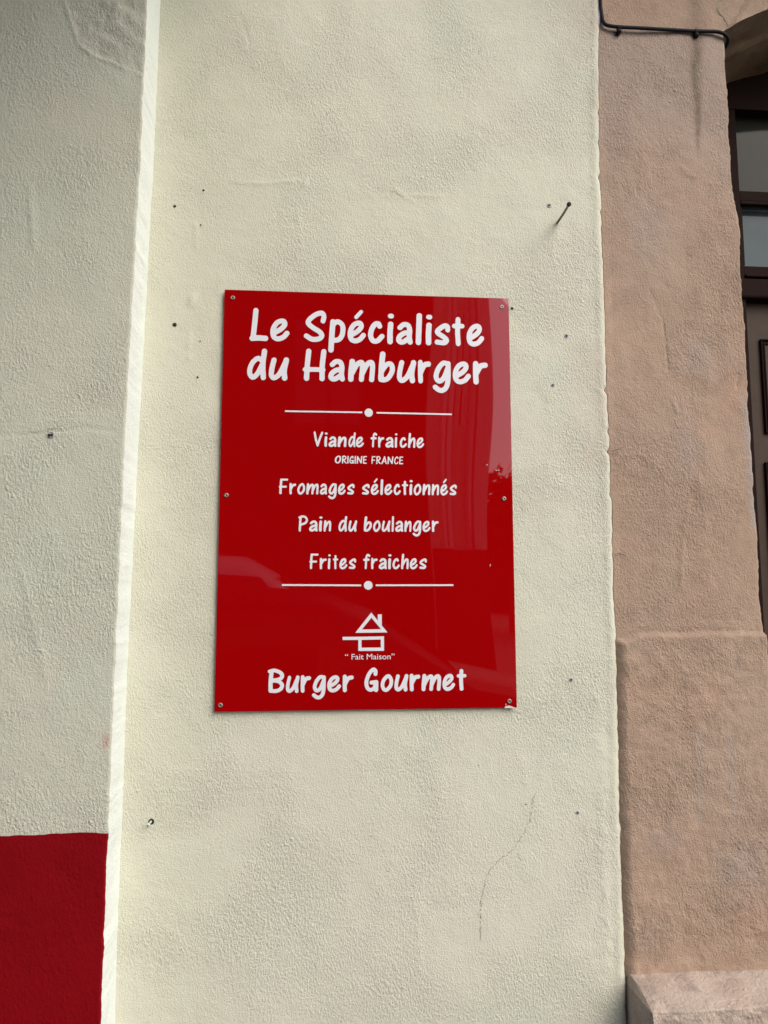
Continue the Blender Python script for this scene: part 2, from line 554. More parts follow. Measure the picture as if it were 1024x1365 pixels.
def car(name, x, y, paint, label, zs=1.0):
    """hatchback lying along the kerb, lofted from cross-sections; nose towards +x"""
    e = empty(name, (x, y, -0.126))
    tag(e, label, 'car', 'cars parked along the kerb')
    z0 = -0.126
    # (x, half width, floor, belt, roof, roof half width)
    S = [(-2.05, .72, .40, .62, .70, .60), (-1.98, .80, .30, .90, 1.00, .66), (-1.80, .84, .24, .98, 1.38, .60), (-1.45, .86, .22, 1.00, 1.52, .60),
         (-.6, .87, .22, 1.00, 1.56, .62), (.15, .87, .22, .98, 1.53, .61), (.55, .87, .22, .97, 1.36, .60), (1.05, .86, .22, .95, 1.00, .66),
         (1.60, .83, .24, .85, .90, .66), (1.95, .74, .32, .68, .74, .58), (2.05, .62, .40, .56, .60, .50)]
    rows = []
    for (sx, hw, fl, bl, rf, rw) in S:
        prof = [(-hw * .8, fl), (-hw, fl + .12), (-hw, bl - .12), (-hw * .97, bl), (-rw - .02, rf - .10), (-rw + .06, rf - .02), (0, rf + .02),
                (rw - .06, rf - .02), (rw + .02, rf - .10), (hw * .97, bl), (hw, bl - .12), (hw, fl + .12), (hw * .8, fl)]
        rows.append([(x + sx, y + a, z0 + b * zs) for a, b in prof])
    n = len(rows[0])
    v = [p for r in rows for p in r]
    f = []
    for i in range(len(rows) - 1):
        for k in range(n - 1):
            f.append((i * n + k, i * n + k + 1, (i + 1) * n + k + 1, (i + 1) * n + k))
        f.append((i * n + n - 1, i * n, (i + 1) * n, (i + 1) * n + n - 1))
    f.append(tuple(range(n))[::-1])
    f.append(tuple((len(rows) - 1) * n + k for k in range(n)))
    obj('body', v, f, paint, e, True)

    def glassq(pts, nm='window'):
        obj(nm, [(x + a, y + b, z0 + c * zs) for a, b, c in pts], [tuple(range(len(pts)))], M['win'], e)
    for s in (1, -1):
        o = [(-1.55, .855 * s, 1.04), (-.55, .86 * s, 1.04), (-.55, .67 * s, 1.43), (-1.35, .66 * s, 1.40)]
        glassq(o if s < 0 else o[::-1])
        o = [(-.47, .86 * s, 1.04), (.75, .85 * s, 1.02), (.35, .67 * s, 1.38), (-.47, .67 * s, 1.43)]
        glassq(o if s < 0 else o[::-1])
    glassq([(1.0, .58, 1.05), (1.0, -.58, 1.05), (.52, -.52, 1.40), (.52, .52, 1.40)], 'windscreen')
    for s in (1, -1):
        for wx in (-1.3, 1.3):
            wm = MB()
            c = (x + wx, y + .80 * s, z0 + .32)
            wm.lathe((c[0], c[1] + (.1 if s < 0 else .0), c[2]), [(.20, -.10), (.31, -.09), (.33, -.05), (.33, .05), (.31, .09), (.20, .10)], 24)
            wh = wm.build('wheel', M['tyre'], e, True)
            MB().lathe((c[0], c[1], c[2]), [(.21, -.105), (.05, -.115), (.001, -.118)], 24).build('rim', M['rim'], wh, True)
        MB().box((x + 1.80, y + .50 * s - .14, z0 + .62 * zs), (x + 1.97, y + .50 * s + .14, z0 + .74 * zs), .03).build('headlight', M['pale_trim'], e, True)
    return e


car('parked_car', -0.25, -3.75, M['car_blue'], 'dark blue hatchback parked by the near kerb in front of the sign', 1.0)
car('parked_car', -1.05, -5.5, M['car_white'], 'tall white hatchback parked across the road before the dark house', 1.2)

# beyond the gap to the right of the pale house: a tree and a low house
house('low_house', 5.0, 26.0, -44.0, 8, 4.4, M['dark_facade'], M['dark_wood'], 'low dark house far down the side street', 5, 0, 1.0)
M['bark'] = plain('bark', (0.09, 0.07, 0.05), 0.95, scale=20, var=0.3)
M['leaf'] = plain('leaves', (0.045, 0.075, 0.025), 0.8, scale=3, var=0.4)


def tree(x, y, h, rad, label):
    e = empty('street_tree', (x, y, -0.13))
    tag(e, label, 'tree', 'trees down the side street')
    tb = MB()
    tb.tube([(x, y, -.13), (x + .05, y, h * .25), (x - .04, y + .05, h * .45), (x, y, h * .8)], [.20, .15, .11, .03], 10)
    for k in range(7):
        a = k * 2.4
        z_ = h * (.32 + .06 * k)
        tb.tube([(x, y, z_), (x + .5 * rad * math.cos(a), y + .5 * rad * math.sin(a), z_ + .5), (x + .9 * rad * math.cos(a), y + .9 * rad * math.sin(a), z_ + 1.1)], [.07, .045, .01], 7)
    tb.build('trunk', M['bark'], e, True)
    g = np.random.default_rng(int(x * 10))
    clump = g.normal(0, 1, (46, 3))
    clump = clump / np.linalg.norm(clump, axis=1)[:, None] * (g.random((46, 1)) ** .4) * np.array([rad, rad, h * .30]) + np.array([x, y, h * .66])
    V, Fc = [], []
    for c in clump:
        for _ in range(95):
            p = c + g.normal(0, .26, 3)
            a = g.normal(0, 1, 3)
            a /= np.linalg.norm(a)
            b = np.cross(a, g.normal(0, 1, 3))
            b /= np.linalg.norm(b)
            n = len(V)
            V += [tuple(p + a * .17), tuple(p + b * .09), tuple(p - a * .17), tuple(p - b * .09)]
            Fc.append((n, n + 1, n + 2, n + 3))
    obj('crown', V, Fc, M['leaf'], e)


tree(6.6, -24.0, 5.6, 1.9, 'small leafy tree beside the gap next to the pale house')
tree(9.6, -27.0, 6.6, 2.2, 'taller leafy tree further along the side street')

# ------------------------------------------------------------------ the shop wall
shop = empty('shop_facade', (-0.2, WALL, 0))
tag(shop, 'cream rendered shop wall with a projecting pilaster and red painted foot', 'wall')
D = 0.097                                     # how far the left pilaster stands out
YL = WALL - D
ZT = 4.6

# left edge of the recessed wall / corner of the pilaster, right edge against the pink render
back_edge = [P(a, b) for a, b in ((214, 0), (206, 190), (195, 400), (186.5, 560), (169, 900), (163, 1080), (158, 1200), (153, 1364))]
front_edge = [P(a, b, YL) for a, b in ((195, 0), (186.5, 190), (175, 400), (166, 560), (151, 900), (143.5, 1080), (138, 1200), (132.5, 1364))]
joint = [P(a, b) for a, b in ((800, 0), (798.5, 76), (799, 170), (800.6, 246), (802.5, 308), (806, 410), (809.5, 520), (814, 620), (816.8, 720), (819.3, 820),
                              (822.5, 890), (825.7, 1040), (828.5, 1150), (833, 1260), (836, 1364))]


def curve_x(pts, z):
    q = sorted((p[2], p[0]) for p in pts)
    return np.interp(z, [a for a, _ in q], [b for _, b in q])


zrow = np.concatenate([np.linspace(0, 0.52, 14)[:-1], np.linspace(0.52, 2.92, 640), np.linspace(2.92, ZT, 20)[1:]])
jit_j = 0.0030 * fbm(zrow * 38, zrow * 0 + 3.1, 5, 4, 0.6) + 0.0025 * np.clip(fbm(zrow * 14, zrow * 0 + 8.0, 9, 2), 0, 1)
for pz, am in ((520, .005), (602, .006), (575, .003), (660, .003), (236, .004), (190, .003), (150, .003), (282, .003)):
    jit_j -= am * np.exp(-((zrow - P(810, pz)[2]) / 0.006) ** 2)
jit_c = 0.0024 * fbm(zrow * 42, zrow * 0 + 1.7, 12, 4, 0.6)
xl = curve_x(back_edge, zrow) + 0.5 * jit_c
xf = curve_x(front_edge, zrow) + jit_c
xj = curve_x(joint, zrow) + jit_j

nc = 250
u = np.linspace(0, 1, nc)
X = xl[:, None] + (xj - xl)[:, None] * u[None, :]
Z = np.repeat(zrow[:, None], nc, 1)
H = 0.0016 * fbm(X * 3.1, Z * 2.6, 20, 3) + 0.0016 * fbm(X * 14, Z * 14, 24, 4, 0.55)
# the coat thickens and rounds off at the right-hand border
dr = (xj[:, None] - X)
H += -0.004 * (1 - smooth01(0.0, 0.006, dr))
H += 0.0016 * np.exp(-((dr - 0.012) / 0.008) ** 2) * (1 + 1.5 * fbm(X * 2, Z * 25, 31, 3))
# scars, filled holes and trowel ridges of the photograph
for pts, wd, am in (([(315, 243), (352, 246), (395, 240), (408, 248)], 0.004, 0.0016), ([(409, 240), (404, 252)], 0.003, 0.003),
                    ([(525, 252), (540, 262), (550, 268)], 0.004, 0.0022), ([(550, 260), (590, 262)], 0.004, 0.0012),
                    ([(261, 300), (262, 330)], 0.004, 0.0020), ([(258, 395), (254, 405)], 0.006, 0.0026), ([(253, 440), (251, 480)], 0.005, 0.0012),
                    ([(396, 280), (402, 330)], 0.005, 0.0014), ([(320, 20), (328, 42), (333, 60)], 0.003, -0.0018), ([(372, 70), (378, 85)], 0.006, 0.0015),
                    ([(555, 1210), (560, 1290)], 0.006, 0.0010), ([(690, 1000), (700, 1040)], 0.008, 0.0010), ([(640, 66), (634, 74)], 0.003, -0.0025),
                    ([(795, 930), (802, 1040), (806, 1180), (810, 1290)], 0.012, 0.0018)):
    dd = segdist(X, Z, xz(pts))
    H += am * np.exp(-(dd / wd) ** 2) * (0.7 + 0.9 * fbm(X * 90, Z * 90, 40, 2))
YY = WALL - H
stain_shade = np.zeros_like(X)
dd = segdist(X, Z, xz([(743, 297), (737, 306), (728, 316)]))  # nail's soft cast shadow, painted into the wall colour
stain_shade = np.maximum(stain_shade, 0.35 * np.exp(-(dd / 0.012) ** 2))
for a, b, s_ in ((760, 300, .02), (705, 330, .02), (180, 1000, .03), (640, 500, .01)):
    q = P(a, b)
    stain_shade = np.maximum(stain_shade, 0.12 * np.exp(-(((X - q[0]) / s_) ** 2 + ((Z - q[2]) / (1.8 * s_)) ** 2)))
wear_shade = 0.5 * smooth01(0.05, 0.30, fbm(X * 5, Z * 4, 51, 4)) * smooth01(0.10, 0.0, dr - 0.02)
verts = np.stack([X, YY, Z], -1).reshape(-1, 3)
# turn the right border back into the wall so the coat has a thickness
bk = np.stack([xj, np.full_like(xj, WALL + 0.03), zrow], -1)
nv = len(verts)
F1 = grid_faces(len(zrow), nc)
i = np.arange(len(zrow) - 1)
F2 = np.stack([i * nc + nc - 1, nv + i, nv + i + 1, (i + 1) * nc + nc - 1], -1)
at = {'stain_shade': np.concatenate([stain_shade.ravel(), np.zeros(len(zrow))]), 'wear_shade': np.concatenate([wear_shade.ravel(), np.zeros(len(zrow))])}
obj('recessed_wall', np.concatenate([verts, bk]), np.concatenate([F1, F2]), M['cream'], shop, True, attrs=at)

# pilaster front, above and below the paint line
paint_line = P(70, 1112.0, YL)[2]


def pilaster_front(name, zr, mat, k_edge, proud=0.0):
    jc = np.interp(zr, zrow, xf)
    uu = np.concatenate([np.linspace(-1.9, -0.62, 40)[:-1], np.linspace(-0.62, 0, 170)])
    uu = np.concatenate([uu, [0.0018]])
    Xp = np.where(uu[None, :] > -0.6, jc[:, None] + uu[None, :], jc[:, None] + uu[None, :])
    Zp = np.repeat(zr[:, None], len(uu), 1)
    Hp = 0.0026 * fbm(Xp * 3.0, Zp * 2.4, 61, 3) + 0.0016 * fbm(Xp * 13, Zp * 13, 66, 4, 0.55)
    ridge = xz([(78, -30), (86, 8), (105, 58), (125, 76), (160, 90), (191, 104)], YL)
    dd = segdist(Xp + 0.006 * fbm(Xp * 40, Zp * 40, 74, 3, 0.6), Zp + 0.006 * fbm(Xp * 40, Zp * 40, 79, 3, 0.6), ridge)
    Hp += 0.0030 * np.exp(-(dd / 0.0032) ** 2) * (0.7 + 1.0 * fbm(Xp * 40, Zp * 40, 70, 2))
    # rough untreated patch above that seam
    inside = smooth01(0, 0.01, (Zp - np.interp(Xp, [p[0] for p in ridge], [p[1] for p in ridge]))) * (Xp > ridge[0][0])
    Hp += inside * (0.0042 * fbm(Xp * 45, Zp * 45, 73, 3) - 0.001)
    for pts, wd, am in (([(40, 250), (45, 330)], 0.006, 0.0014), ([(30, 760), (60, 900)], 0.010, 0.0012), ([(0, 580), (50, 578), (110, 570), (150, 575)], 0.003, -0.0010)):
        d2 = segdist(Xp, Zp, xz(pts, YL))
        Hp += am * np.exp(-(d2 / wd) ** 2)
    jz = 0.0030 * fbm(Xp[0] * 26, Xp[0] * 0 + 4.2, 77, 4, 0.6)
    Zp[k_edge] += jz
    Hp[:, -1] -= 0.0022                       # rounded arris
    Yp = YL - Hp - proud
    st = 0.30 * inside
    wr = np.zeros_like(Xp)
    q = P(141, 988, YL)
    wr = np.maximum(wr, 0.9 * np.exp(-(((Xp - q[0]) / 0.006) ** 2 + ((Zp - q[2]) / 0.012) ** 2)))
    return Xp, Yp, Zp, obj(name, np.stack([Xp, Yp, Zp], -1).reshape(-1, 3), grid_faces(len(zr), len(uu)), mat, shop, True,
                           attrs={'stain_shade': st.ravel(), 'wear_shade': wr.ravel()})


zu = zrow[zrow > paint_line + 0.002]
zu = np.concatenate([[paint_line], zu])
zd = np.concatenate([zrow[zrow < paint_line - 0.002], [paint_line]])
Xu, Yu, Zu, o = pilaster_front('pilaster', zu, M['cream_left'], 0)
Xd, Yd, Zd, o = pilaster_front('painted_foot', zd, M['red_dado'], -1)
o['label'] = 'dark red painted foot of the pilaster'
# side of the pilaster, painted white, running back to the recessed wall
xe = np.concatenate([Xd[:-1, -1], Xu[:, -1]])
ye = np.concatenate([Yd[:-1, -1], Yu[:, -1]])
ze = np.concatenate([Zd[:-1, -1], Zu[:, -1]])
ns = 22
us = np.linspace(0, 1, ns)
xb = np.interp(ze, zrow, xl)
Xs = xe[:, None] + (xb - xe)[:, None] * us[None, :]
Ys = ye[:, None] + (WALL + 0.006 - ye)[:, None] * us[None, :]
Zs = np.repeat(ze[:, None], ns, 1)
Xs += 0.0016 * fbm(Ys * 18, Zs * 14, 81, 3) * np.sin(np.pi * us)[None, :] + 0.0008 * fbm(Ys * 60, Zs * 60, 84, 3) * np.sin(np.pi * us)[None, :]
side = obj('pilaster_side', np.stack([Xs, Ys, Zs], -1).reshape(-1, 3), grid_faces(len(ze), ns), M['white_side'], shop, True)
side['label'] = 'white painted side of the pilaster'
# the wall goes on out of view: string course and eaves board overhead
MB().box((-2.4, YL - 0.10, ZT), (0.50, WALL + 0.2, ZT + 0.18), 0.01).build('string_course', M['cream_left'], shop)


# unseen slab added overhead on the left to shade the top of the wall
MB().box((-3.6, YL - 0.95, 3.12), (-0.10, YL + 0.02, 3.30), 0.02).build('shade_slab', M['cream_left'], shop)


def yat(px, py):
    """surface of the recessed wall at a pixel"""
    q = P(px, py)
    d = (X - q[0]) ** 2 + (Z - q[2]) ** 2
    k = np.unravel_index(np.argmin(d), d.shape)
    return np.array([q[0], YY[k], q[2]])


# drilled holes
for px, py, r in ((233, 275, 2.0), (271.5, 254, 1.6), (233, 433, 2.9), (263.5, 503, 1.5), (682.5, 411.5, 2.1), (267, 455, 1.0), (701, 1072, 0.9), (638, 1020, 0.8)):
    q = yat(px, py)
    rr = r * 1.41 / F
    ring = [(rr * 1.0, 0.0006), (rr * 0.9, 0.0009), (rr * 0.55, 0.0007), (0.00002, 0.0006)]
    MB().lathe(q, ring, 14).build('drill_hole', M['hole'], shop, True)
for px, py, r in ((755, 448, 2.8), (732, 274, 2.8), (737, 513.5, 2.4), (761, 906, 2.6), (770, 1083, 2.2), (268, 300, 1.5)):
    q = yat(px, py)
    rr = r * 1.41 / F
    h = MB().lathe(q, [(rr * 1.25, 0.0002), (rr * 1.05, 0.0016), (rr * 0.75, 0.0016), (rr * 0.6, 0.0006), (0.00002, 0.0005)], 14).build('wall_plug', M['plug'], shop, True)
    MB().lathe(q + np.array([-0.15 * rr, 0, -0.1 * rr]), [(rr * 0.58, 0.0014), (rr * 0.4, 0.0018), (0.00002, 0.0018)], 10).build('plug_hole', M['hole'], h)


def ribbon(name, pts, w0, Yf, parent, mat, wob=1.0, seed=0, lift=0.0009, gaps=0.0):
    """a hair crack: a thin wandering strip that opens and closes"""
    pts = [np.array(p, float) for p in pts]
    out = []
    for a, b in zip(pts[:-1], pts[1:]):
        n = max(2, int(np.hypot(*(b - a)) / 2.2))
        out += [a + (b - a) * k / n for k in range(n)]
    out.append(pts[-1])
    out = np.array(out)
    r = np.random.default_rng(seed)
    out[1:-1] += r.normal(0, 0.55 * wob, out[1:-1].shape)
    V, Fc = [], []
    for k, p in enumerate(out):
        t = out[min(k + 1, len(out) - 1)] - out[max(k - 1, 0)]
        t = t / (np.hypot(*t) + 1e-9)
        n = np.array([-t[1], t[0]])
        wv = w0 * (0.45 + 0.9 * r.random()) * min(1, 0.25 + 0.2 * min(k, len(out) - 1 - k))
        for s in (1, -1):
            q = Yf(*(p + n * s * wv / 2))
            V.append((q[0], q[1] - lift, q[2]))
    for k in range(len(out) - 1):
        if r.random() < gaps:
            continue
        Fc.append((2 * k, 2 * k + 2, 2 * k + 3, 2 * k + 1))
    return obj(name, V, Fc, mat, parent)


ribbon('crack', [(714, 1055), (709, 1075), (707, 1092), (698, 1110), (686, 1131), (668, 1144), (651, 1161), (644, 1183), (641, 1205), (640, 1232), (641, 1255)], 0.60, yat, shop, M['crack'], wob=1.5, seed=3, gaps=0.22)
ribbon('crack', [(686, 1131), (692, 1140), (694, 1150)], 0.4, yat, shop, M['crack'], wob=1.5, seed=8, gaps=0.2)


def ypil(px, py):
    q = P(px, py, YL)
    d = (Xu - q[0]) ** 2 + (Zu - q[2]) ** 2
    k = np.unravel_index(np.argmin(d), d.shape)
    return np.array([q[0], Yu[k], q[2]])


ribbon('crack', [(62, 572), (72, 571.5), (80, 568)], 0.7, ypil, shop, M['crack'], seed=5)
ribbon('crack', [(38, 576), (50, 575.5), (58, 574.5)], 0.5, ypil, shop, M['crack'], seed=6)

# ------------------------------------------------------------------ fixings left in the wall
q = yat(743, 297)
nail = MB()
tip = np.array([q[0], CAM[1] + (WALL - CAM[1]) / ((760 - 438.5) / (743 - 438.5)), q[2]])
nail.tube([q + np.array([0, .01, 0]), q, (q + tip) / 2 + np.array([.0006, 0, -.0005]), tip], 0.0026, 10)
nr = empty('nail', q)
tag(nr, 'long grey nail sticking out of the cream wall above the sign', 'nail')
nail.build('shank', M['rust'], nr, True)
MB().lathe(tip, [(0.0001, -0.002), (0.0044, -0.002), (0.0048, -0.0005), (0.0046, 0.0015), (0.003, 0.0022), (0.0001, 0.0024)], 16).build('head', M['hole'], nr, True)

q = yat(202, 1095)
sr = empty('wall_screw', q)
tag(sr, 'bright screw sticking out of its hole low on the wall beside the white pilaster side', 'screw')
MB().lathe(q, [(0.0056, 0.0004), (0.0050, 0.0014), (0.0042, 0.0012), (0.0035, 0.0006), (0.0001, 0.0006)], 18).build('hole', M['hole'], sr, True)
q2 = q + np.array([-0.0008, 0, 0.0])
MB().tube([q2, q2 + np.array([0, -0.022, 0])], 0.0021, 10).build('shank', M['zinc'], sr, True)
hd = MB().lathe(q2 + np.array([0, -0.022, 0]), [(0.0021, -0.002), (0.0044, 0.0), (0.0044, 0.0012), (0.0030, 0.0022), (0.0001, 0.0024)], 18).build('head', M['zinc'], sr, True)
MB().lathe(q2 + np.array([0, -0.0246, 0]), [(0.0013, 0.0), (0.0001, 0.0001)], 8).build('recess', M['hole'], hd)

q = ypil(67.5, 580)
sr = empty('wall_plug', q)
tag(sr, 'grey plastic wall plug left in the pilaster under a hair crack', 'wall plug')
MB().lathe(q + np.array([.001, 0, .001]), [(0.0066, 0.0), (0.0062, 0.0022), (0.0045, 0.0024), (0.0040, 0.0016), (0.0001, 0.0015)], 18).build('rim', M['plug'], sr, True)
for dx, r in ((-.0020, .0030), (.0026, .0027)):
    MB().lathe(q + np.array([dx, 0, -.0005]), [(r, 0.0024), (r * .8, 0.0030), (0.0001, 0.0030)], 12).build('opening', M['hole'], sr)

# ------------------------------------------------------------------ the pink neighbour
nb = empty('neighbouring_facade', (0.75, WALL, 0))
tag(nb, 'pink rendered house front with arched doorway right of the cream wall', 'building')
YP = WALL + 0.004
E_ = 0.007                                    # the lower block of the pilaster stands out by this
z_step = P(900, 843, YP)[2]
z_led = P(842, 1299.6, WALL - E_)[2]
C_ = 0.090
z_led2 = P(871, 1351, WALL - E_ - C_)[2]
rt = [P(a, b, YP) for a, b in ((964.8, 46), (970, 123), (973, 182), (979, 262), (986, 308), (989, 370), (991.5, 405), (994.5, 437), (998, 530), (1003, 600), (1006, 675),
                               (1009, 700), (1015.6, 800), (1020, 850), (1026, 940), (1034, 1100), (1042, 1250), (1046, 1364))]
springing = P(966, 42, YP)
# segmental arch through measured points
arch_pts = [P(a, b, YP) for a, b in ((966, 42), (995.7, 27.4), (1024, 18))]
(ax, az), (bx_, bz_), (cx_, cz_) = [(p[0], p[2]) for p in arch_pts]
dA = 2 * (ax * (bz_ - cz_) + bx_ * (cz_ - az) + cx_ * (az - bz_))
AX = ((ax ** 2 + az ** 2) * (bz_ - cz_) + (bx_ ** 2 + bz_ ** 2) * (cz_ - az) + (cx_ ** 2 + cz_ ** 2) * (az - bz_)) / dA
OPEN = 1.10                                   # width of the doorway
xc = ax + OPEN / 2
rise = 0.16
AR = (rise ** 2 + (OPEN / 2) ** 2) / (2 * rise)
AZ = az + rise - AR


def arch_z(x):
    return AZ + np.sqrt(np.maximum(AR ** 2 - (x - xc) ** 2, 0))


def pink_rows(zr):
    left = np.interp(zr, zrow, xj) + 0.001
    right = curve_x(rt, zr) + 0.0022 * fbm(zr * 30, zr * 0 + 2.0, 91, 4, 0.6) - 0.003 * np.clip(fbm(zr * 9, zr * 0 + 5, 95, 3) - 0.2, 0, 1)
    return left, right


prof_x = np.array([0, 0.0006, 0.002, 0.005, 0.009, 0.014])


def pink_surface(name, zr, mat, extra, left_fix=None, seed=100, relief=1.0):
    """front of the pilaster as a relief; extra(X, Z, d) adds thickness, d = distance from the left arris"""
    left, right = pink_rows(zr)
    if left_fix is not None:
        left = np.full_like(zr, left_fix)
    uu = np.linspace(0.016, 1, 110)
    wid = right - left
    Xp = np.concatenate([left[:, None] + prof_x[None, :], left[:, None] + 0.014 + (wid - 0.014)[:, None] * ((uu - 0.016) / 0.984)[None, 1:]], 1)
    Zp = np.repeat(zr[:, None], Xp.shape[1], 1)
    d = Xp - left[:, None]
    Hp = relief * (0.0060 * fbm(Xp * 4, Zp * 3, seed, 3) + 0.0028 * fbm(Xp * 16, Zp * 13, seed + 4, 4, 0.55))
    Hp = Hp * smooth01(0, 0.02, d)
    Hp = Hp + extra(Xp, Zp, d)
    dr_ = right[:, None] - Xp
    Hp += -0.004 * (1 - smooth01(0, 0.005, dr_)) ** 2 * (1 + 2.5 * np.clip(fbm(Zp * 40, Zp * 0 + 3.3, 97, 3), -.3, .6))
    Yp = YP - Hp
    st = np.zeros_like(Xp)
    wr = np.zeros_like(Xp)
    return Xp, Yp, Zp, st, wr, left, right


def pink_extra(Xp, Zp, d):
    cor = xz([(824, 900), (824, 872), (832, 853), (850, 844), (940, 843), (1060, 842)], YP)
    # lower block: sets out under a line with a rounded left shoulder
    zl = np.interp(Xp, [cor[2][0], cor[3][0], cor[4][0], cor[5][0]], [cor[2][1], cor[3][1], cor[4][1], cor[5][1]]) + 0.004 * fbm(Xp * 20, Zp * 20, 111, 3)
    k = smooth01(-0.003, 0.006, zl - Zp + 0.003 * fbm(Xp * 60, Zp * 60, 112, 3))
    rnd = np.clip(1 - (1 - np.clip(d / 0.018, 0, 1)) ** 2, 0, 1)
    H_ = (E_ + 0.004) * k * rnd
    H_ += 0.002 * np.exp(-((Zp - zl - 0.012) / 0.010) ** 2) * (0.6 + fbm(Xp * 25, Zp * 25, 115, 3)) * smooth01(0, 0.02, d)
    H_ += k * 0.0020 * fbm(Xp * 42, Zp * 42, 118, 3, 0.6) * smooth01(0, 0.02, d)
    for pts, wd, am in (([(866, 385), (885, 425), (893, 492)], 0.0028, -0.0014), ([(897, 533), (902, 548)], 0.004, 0.003), ([(850, 605), (872, 620)], 0.005, 0.0022),
                        ([(918, 665), (910, 720), (908, 780)], 0.006, 0.0020), ([(930, 640), (940, 700)], 0.010, 0.0015), ([(985, 500), (983, 515)], 0.004, -0.003),
                        ([(908, 225), (922, 236)], 0.006, 0.0018), ([(842, 210), (846, 240), (850, 260)], 0.006, -0.0012)):
        dd = segdist(Xp, Zp, xz(pts, YP))
        H_ += am * np.exp(-(dd / wd) ** 2) * (0.8 + 0.8 * fbm(Xp * 70, Zp * 70, 121, 2))
    return H_


zmain = np.concatenate([[z_led - 0.008], zrow[(zrow > z_led + 0.003) & (zrow < springing[2] - 0.002)], [springing[2]]])
Xp, Yp, Zp, st, wr, lf, rg = pink_surface('pilaster', zmain, M['pink'], pink_extra)
# rusty drip under the second cable clip, grey drawn marks and pale scuffs
dd = segdist(Xp + 0.004 * fbm(Xp * 30, Zp * 30, 131, 3), Zp, xz([(929, 45), (926, 90), (929, 150), (930, 195), (929, 222)], YP))
st = np.maximum(st, 0.95 * np.exp(-(dd / (0.005 + 0.010 * smooth01(P(929, 215, YP)[2], P(929, 60, YP)[2], Zp))) ** 2) * smooth01(P(929, 232, YP)[2], P(929, 170, YP)[2], Zp))
dd = segdist(Xp, Zp, xz([(920, 45), (915, 110)], YP))
st = np.maximum(st, 0.20 * np.exp(-(dd / 0.02) ** 2))
q = P(990, 370, YP)
st = np.maximum(st, 0.35 * np.exp(-(((Xp - q[0]) / 0.03) ** 2 + ((Zp - q[2]) / 0.05) ** 2)) * (1 + fbm(Xp * 40, Zp * 40, 135, 3)))
q = P(985, 1262, WALL - E_)
st = np.maximum(st, 0.45 * smooth01(-0.1, 0.35, fbm(Xp * 20, Zp * 24, 138, 4)) * np.exp(-(((Xp - q[0]) / 0.08) ** 2 + ((Zp - q[2]) / 0.03) ** 2)))
for pts in ([(931, 975), (931, 1040), (931, 1095)], [(972, 978), (974, 1030), (978, 1090)]):
    dd = segdist(Xp, Zp, xz(pts, WALL - E_))
    wr = np.maximum(wr, 0.5 * np.exp(-(dd / 0.006) ** 2))
for a, b, sx, sz in ((880, 1120, .05, .03), (990, 1150, .06, .06), (930, 470, .05, .05), (860, 300, .06, .10), (915, 600, .03, .06)):
    q = P(a, b, YP)
    wr = np.maximum(wr, 0.45 * np.exp(-(((Xp - q[0]) / sx) ** 2 + ((Zp - q[2]) / sz) ** 2)))
wr = np.maximum(wr, 0.55 * smooth01(P(900, 330, YP)[2], P(900, 120, YP)[2], Zp + 0.10 * fbm(Xp * 5, Zp * 5, 141, 3)))  # upper part greyed in the colour, for the shade from overhead
drr = rg[:, None] - Xp
brk = smooth01(P(1000, 715, YP)[2], P(1000, 690, YP)[2], Zp) * smooth01(P(1000, 510, YP)[2], P(1000, 545, YP)[2], Zp)
wr = np.maximum(wr, brk * smooth01(0.017, 0.010, drr + 0.008 * fbm(Xp * 60, Zp * 40, 144, 3)))
nr_, nc_ = Xp.shape
V = np.stack([Xp, Yp, Zp], -1).reshape(-1, 3)
lb = np.stack([lf, np.full_like(lf, WALL + 0.03), zmain], -1)
rb = np.stack([rg, np.full_like(rg, WALL + 0.34), zmain], -1)
i = np.arange(nr_ - 1)
n0 = len(V)
n1 = n0 + nr_
Fl = np.stack([n0 + i, i * nc_, (i + 1) * nc_, n0 + i + 1], -1)
Fr = np.stack([i * nc_ + nc_ - 1, n1 + i, n1 + i + 1, (i + 1) * nc_ + nc_ - 1], -1)
z0s = np.zeros(2 * nr_)
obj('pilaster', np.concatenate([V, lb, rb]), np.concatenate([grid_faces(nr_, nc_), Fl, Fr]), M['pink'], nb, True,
    attrs={'stain_shade': np.concatenate([st.ravel(), z0s]), 'wear_shade': np.concatenate([wr.ravel(), z0s])})


def ypink(px, py, Y0=None):
    q = P(px, py, YP if Y0 is None else Y0)
    d = (Xp - q[0]) ** 2 + (Zp - q[2]) ** 2
    k = np.unravel_index(np.argmin(d), d.shape)
    return np.array([q[0], Yp[k], q[2]])


# ledge at the foot: sloping top, then a vertical face
xled = P(842, 1299.6, WALL - E_)[0]
zl_ = np.concatenate([np.linspace(0, z_led2 - 0.02, 16), np.linspace(z_led2 - 0.016, z_led, 30)])


def led_extra(Xq, Zq, d):
    t = np.clip((z_led - Zq) / (z_led - z_led2), 0, 1)
    return E_ + 0.004 + C_ * np.minimum(t, 1) ** 0.9 + 0.004 * fbm(Xq * 18, Zq * 30, 151, 4, 0.6) * smooth01(0, 0.01, d)


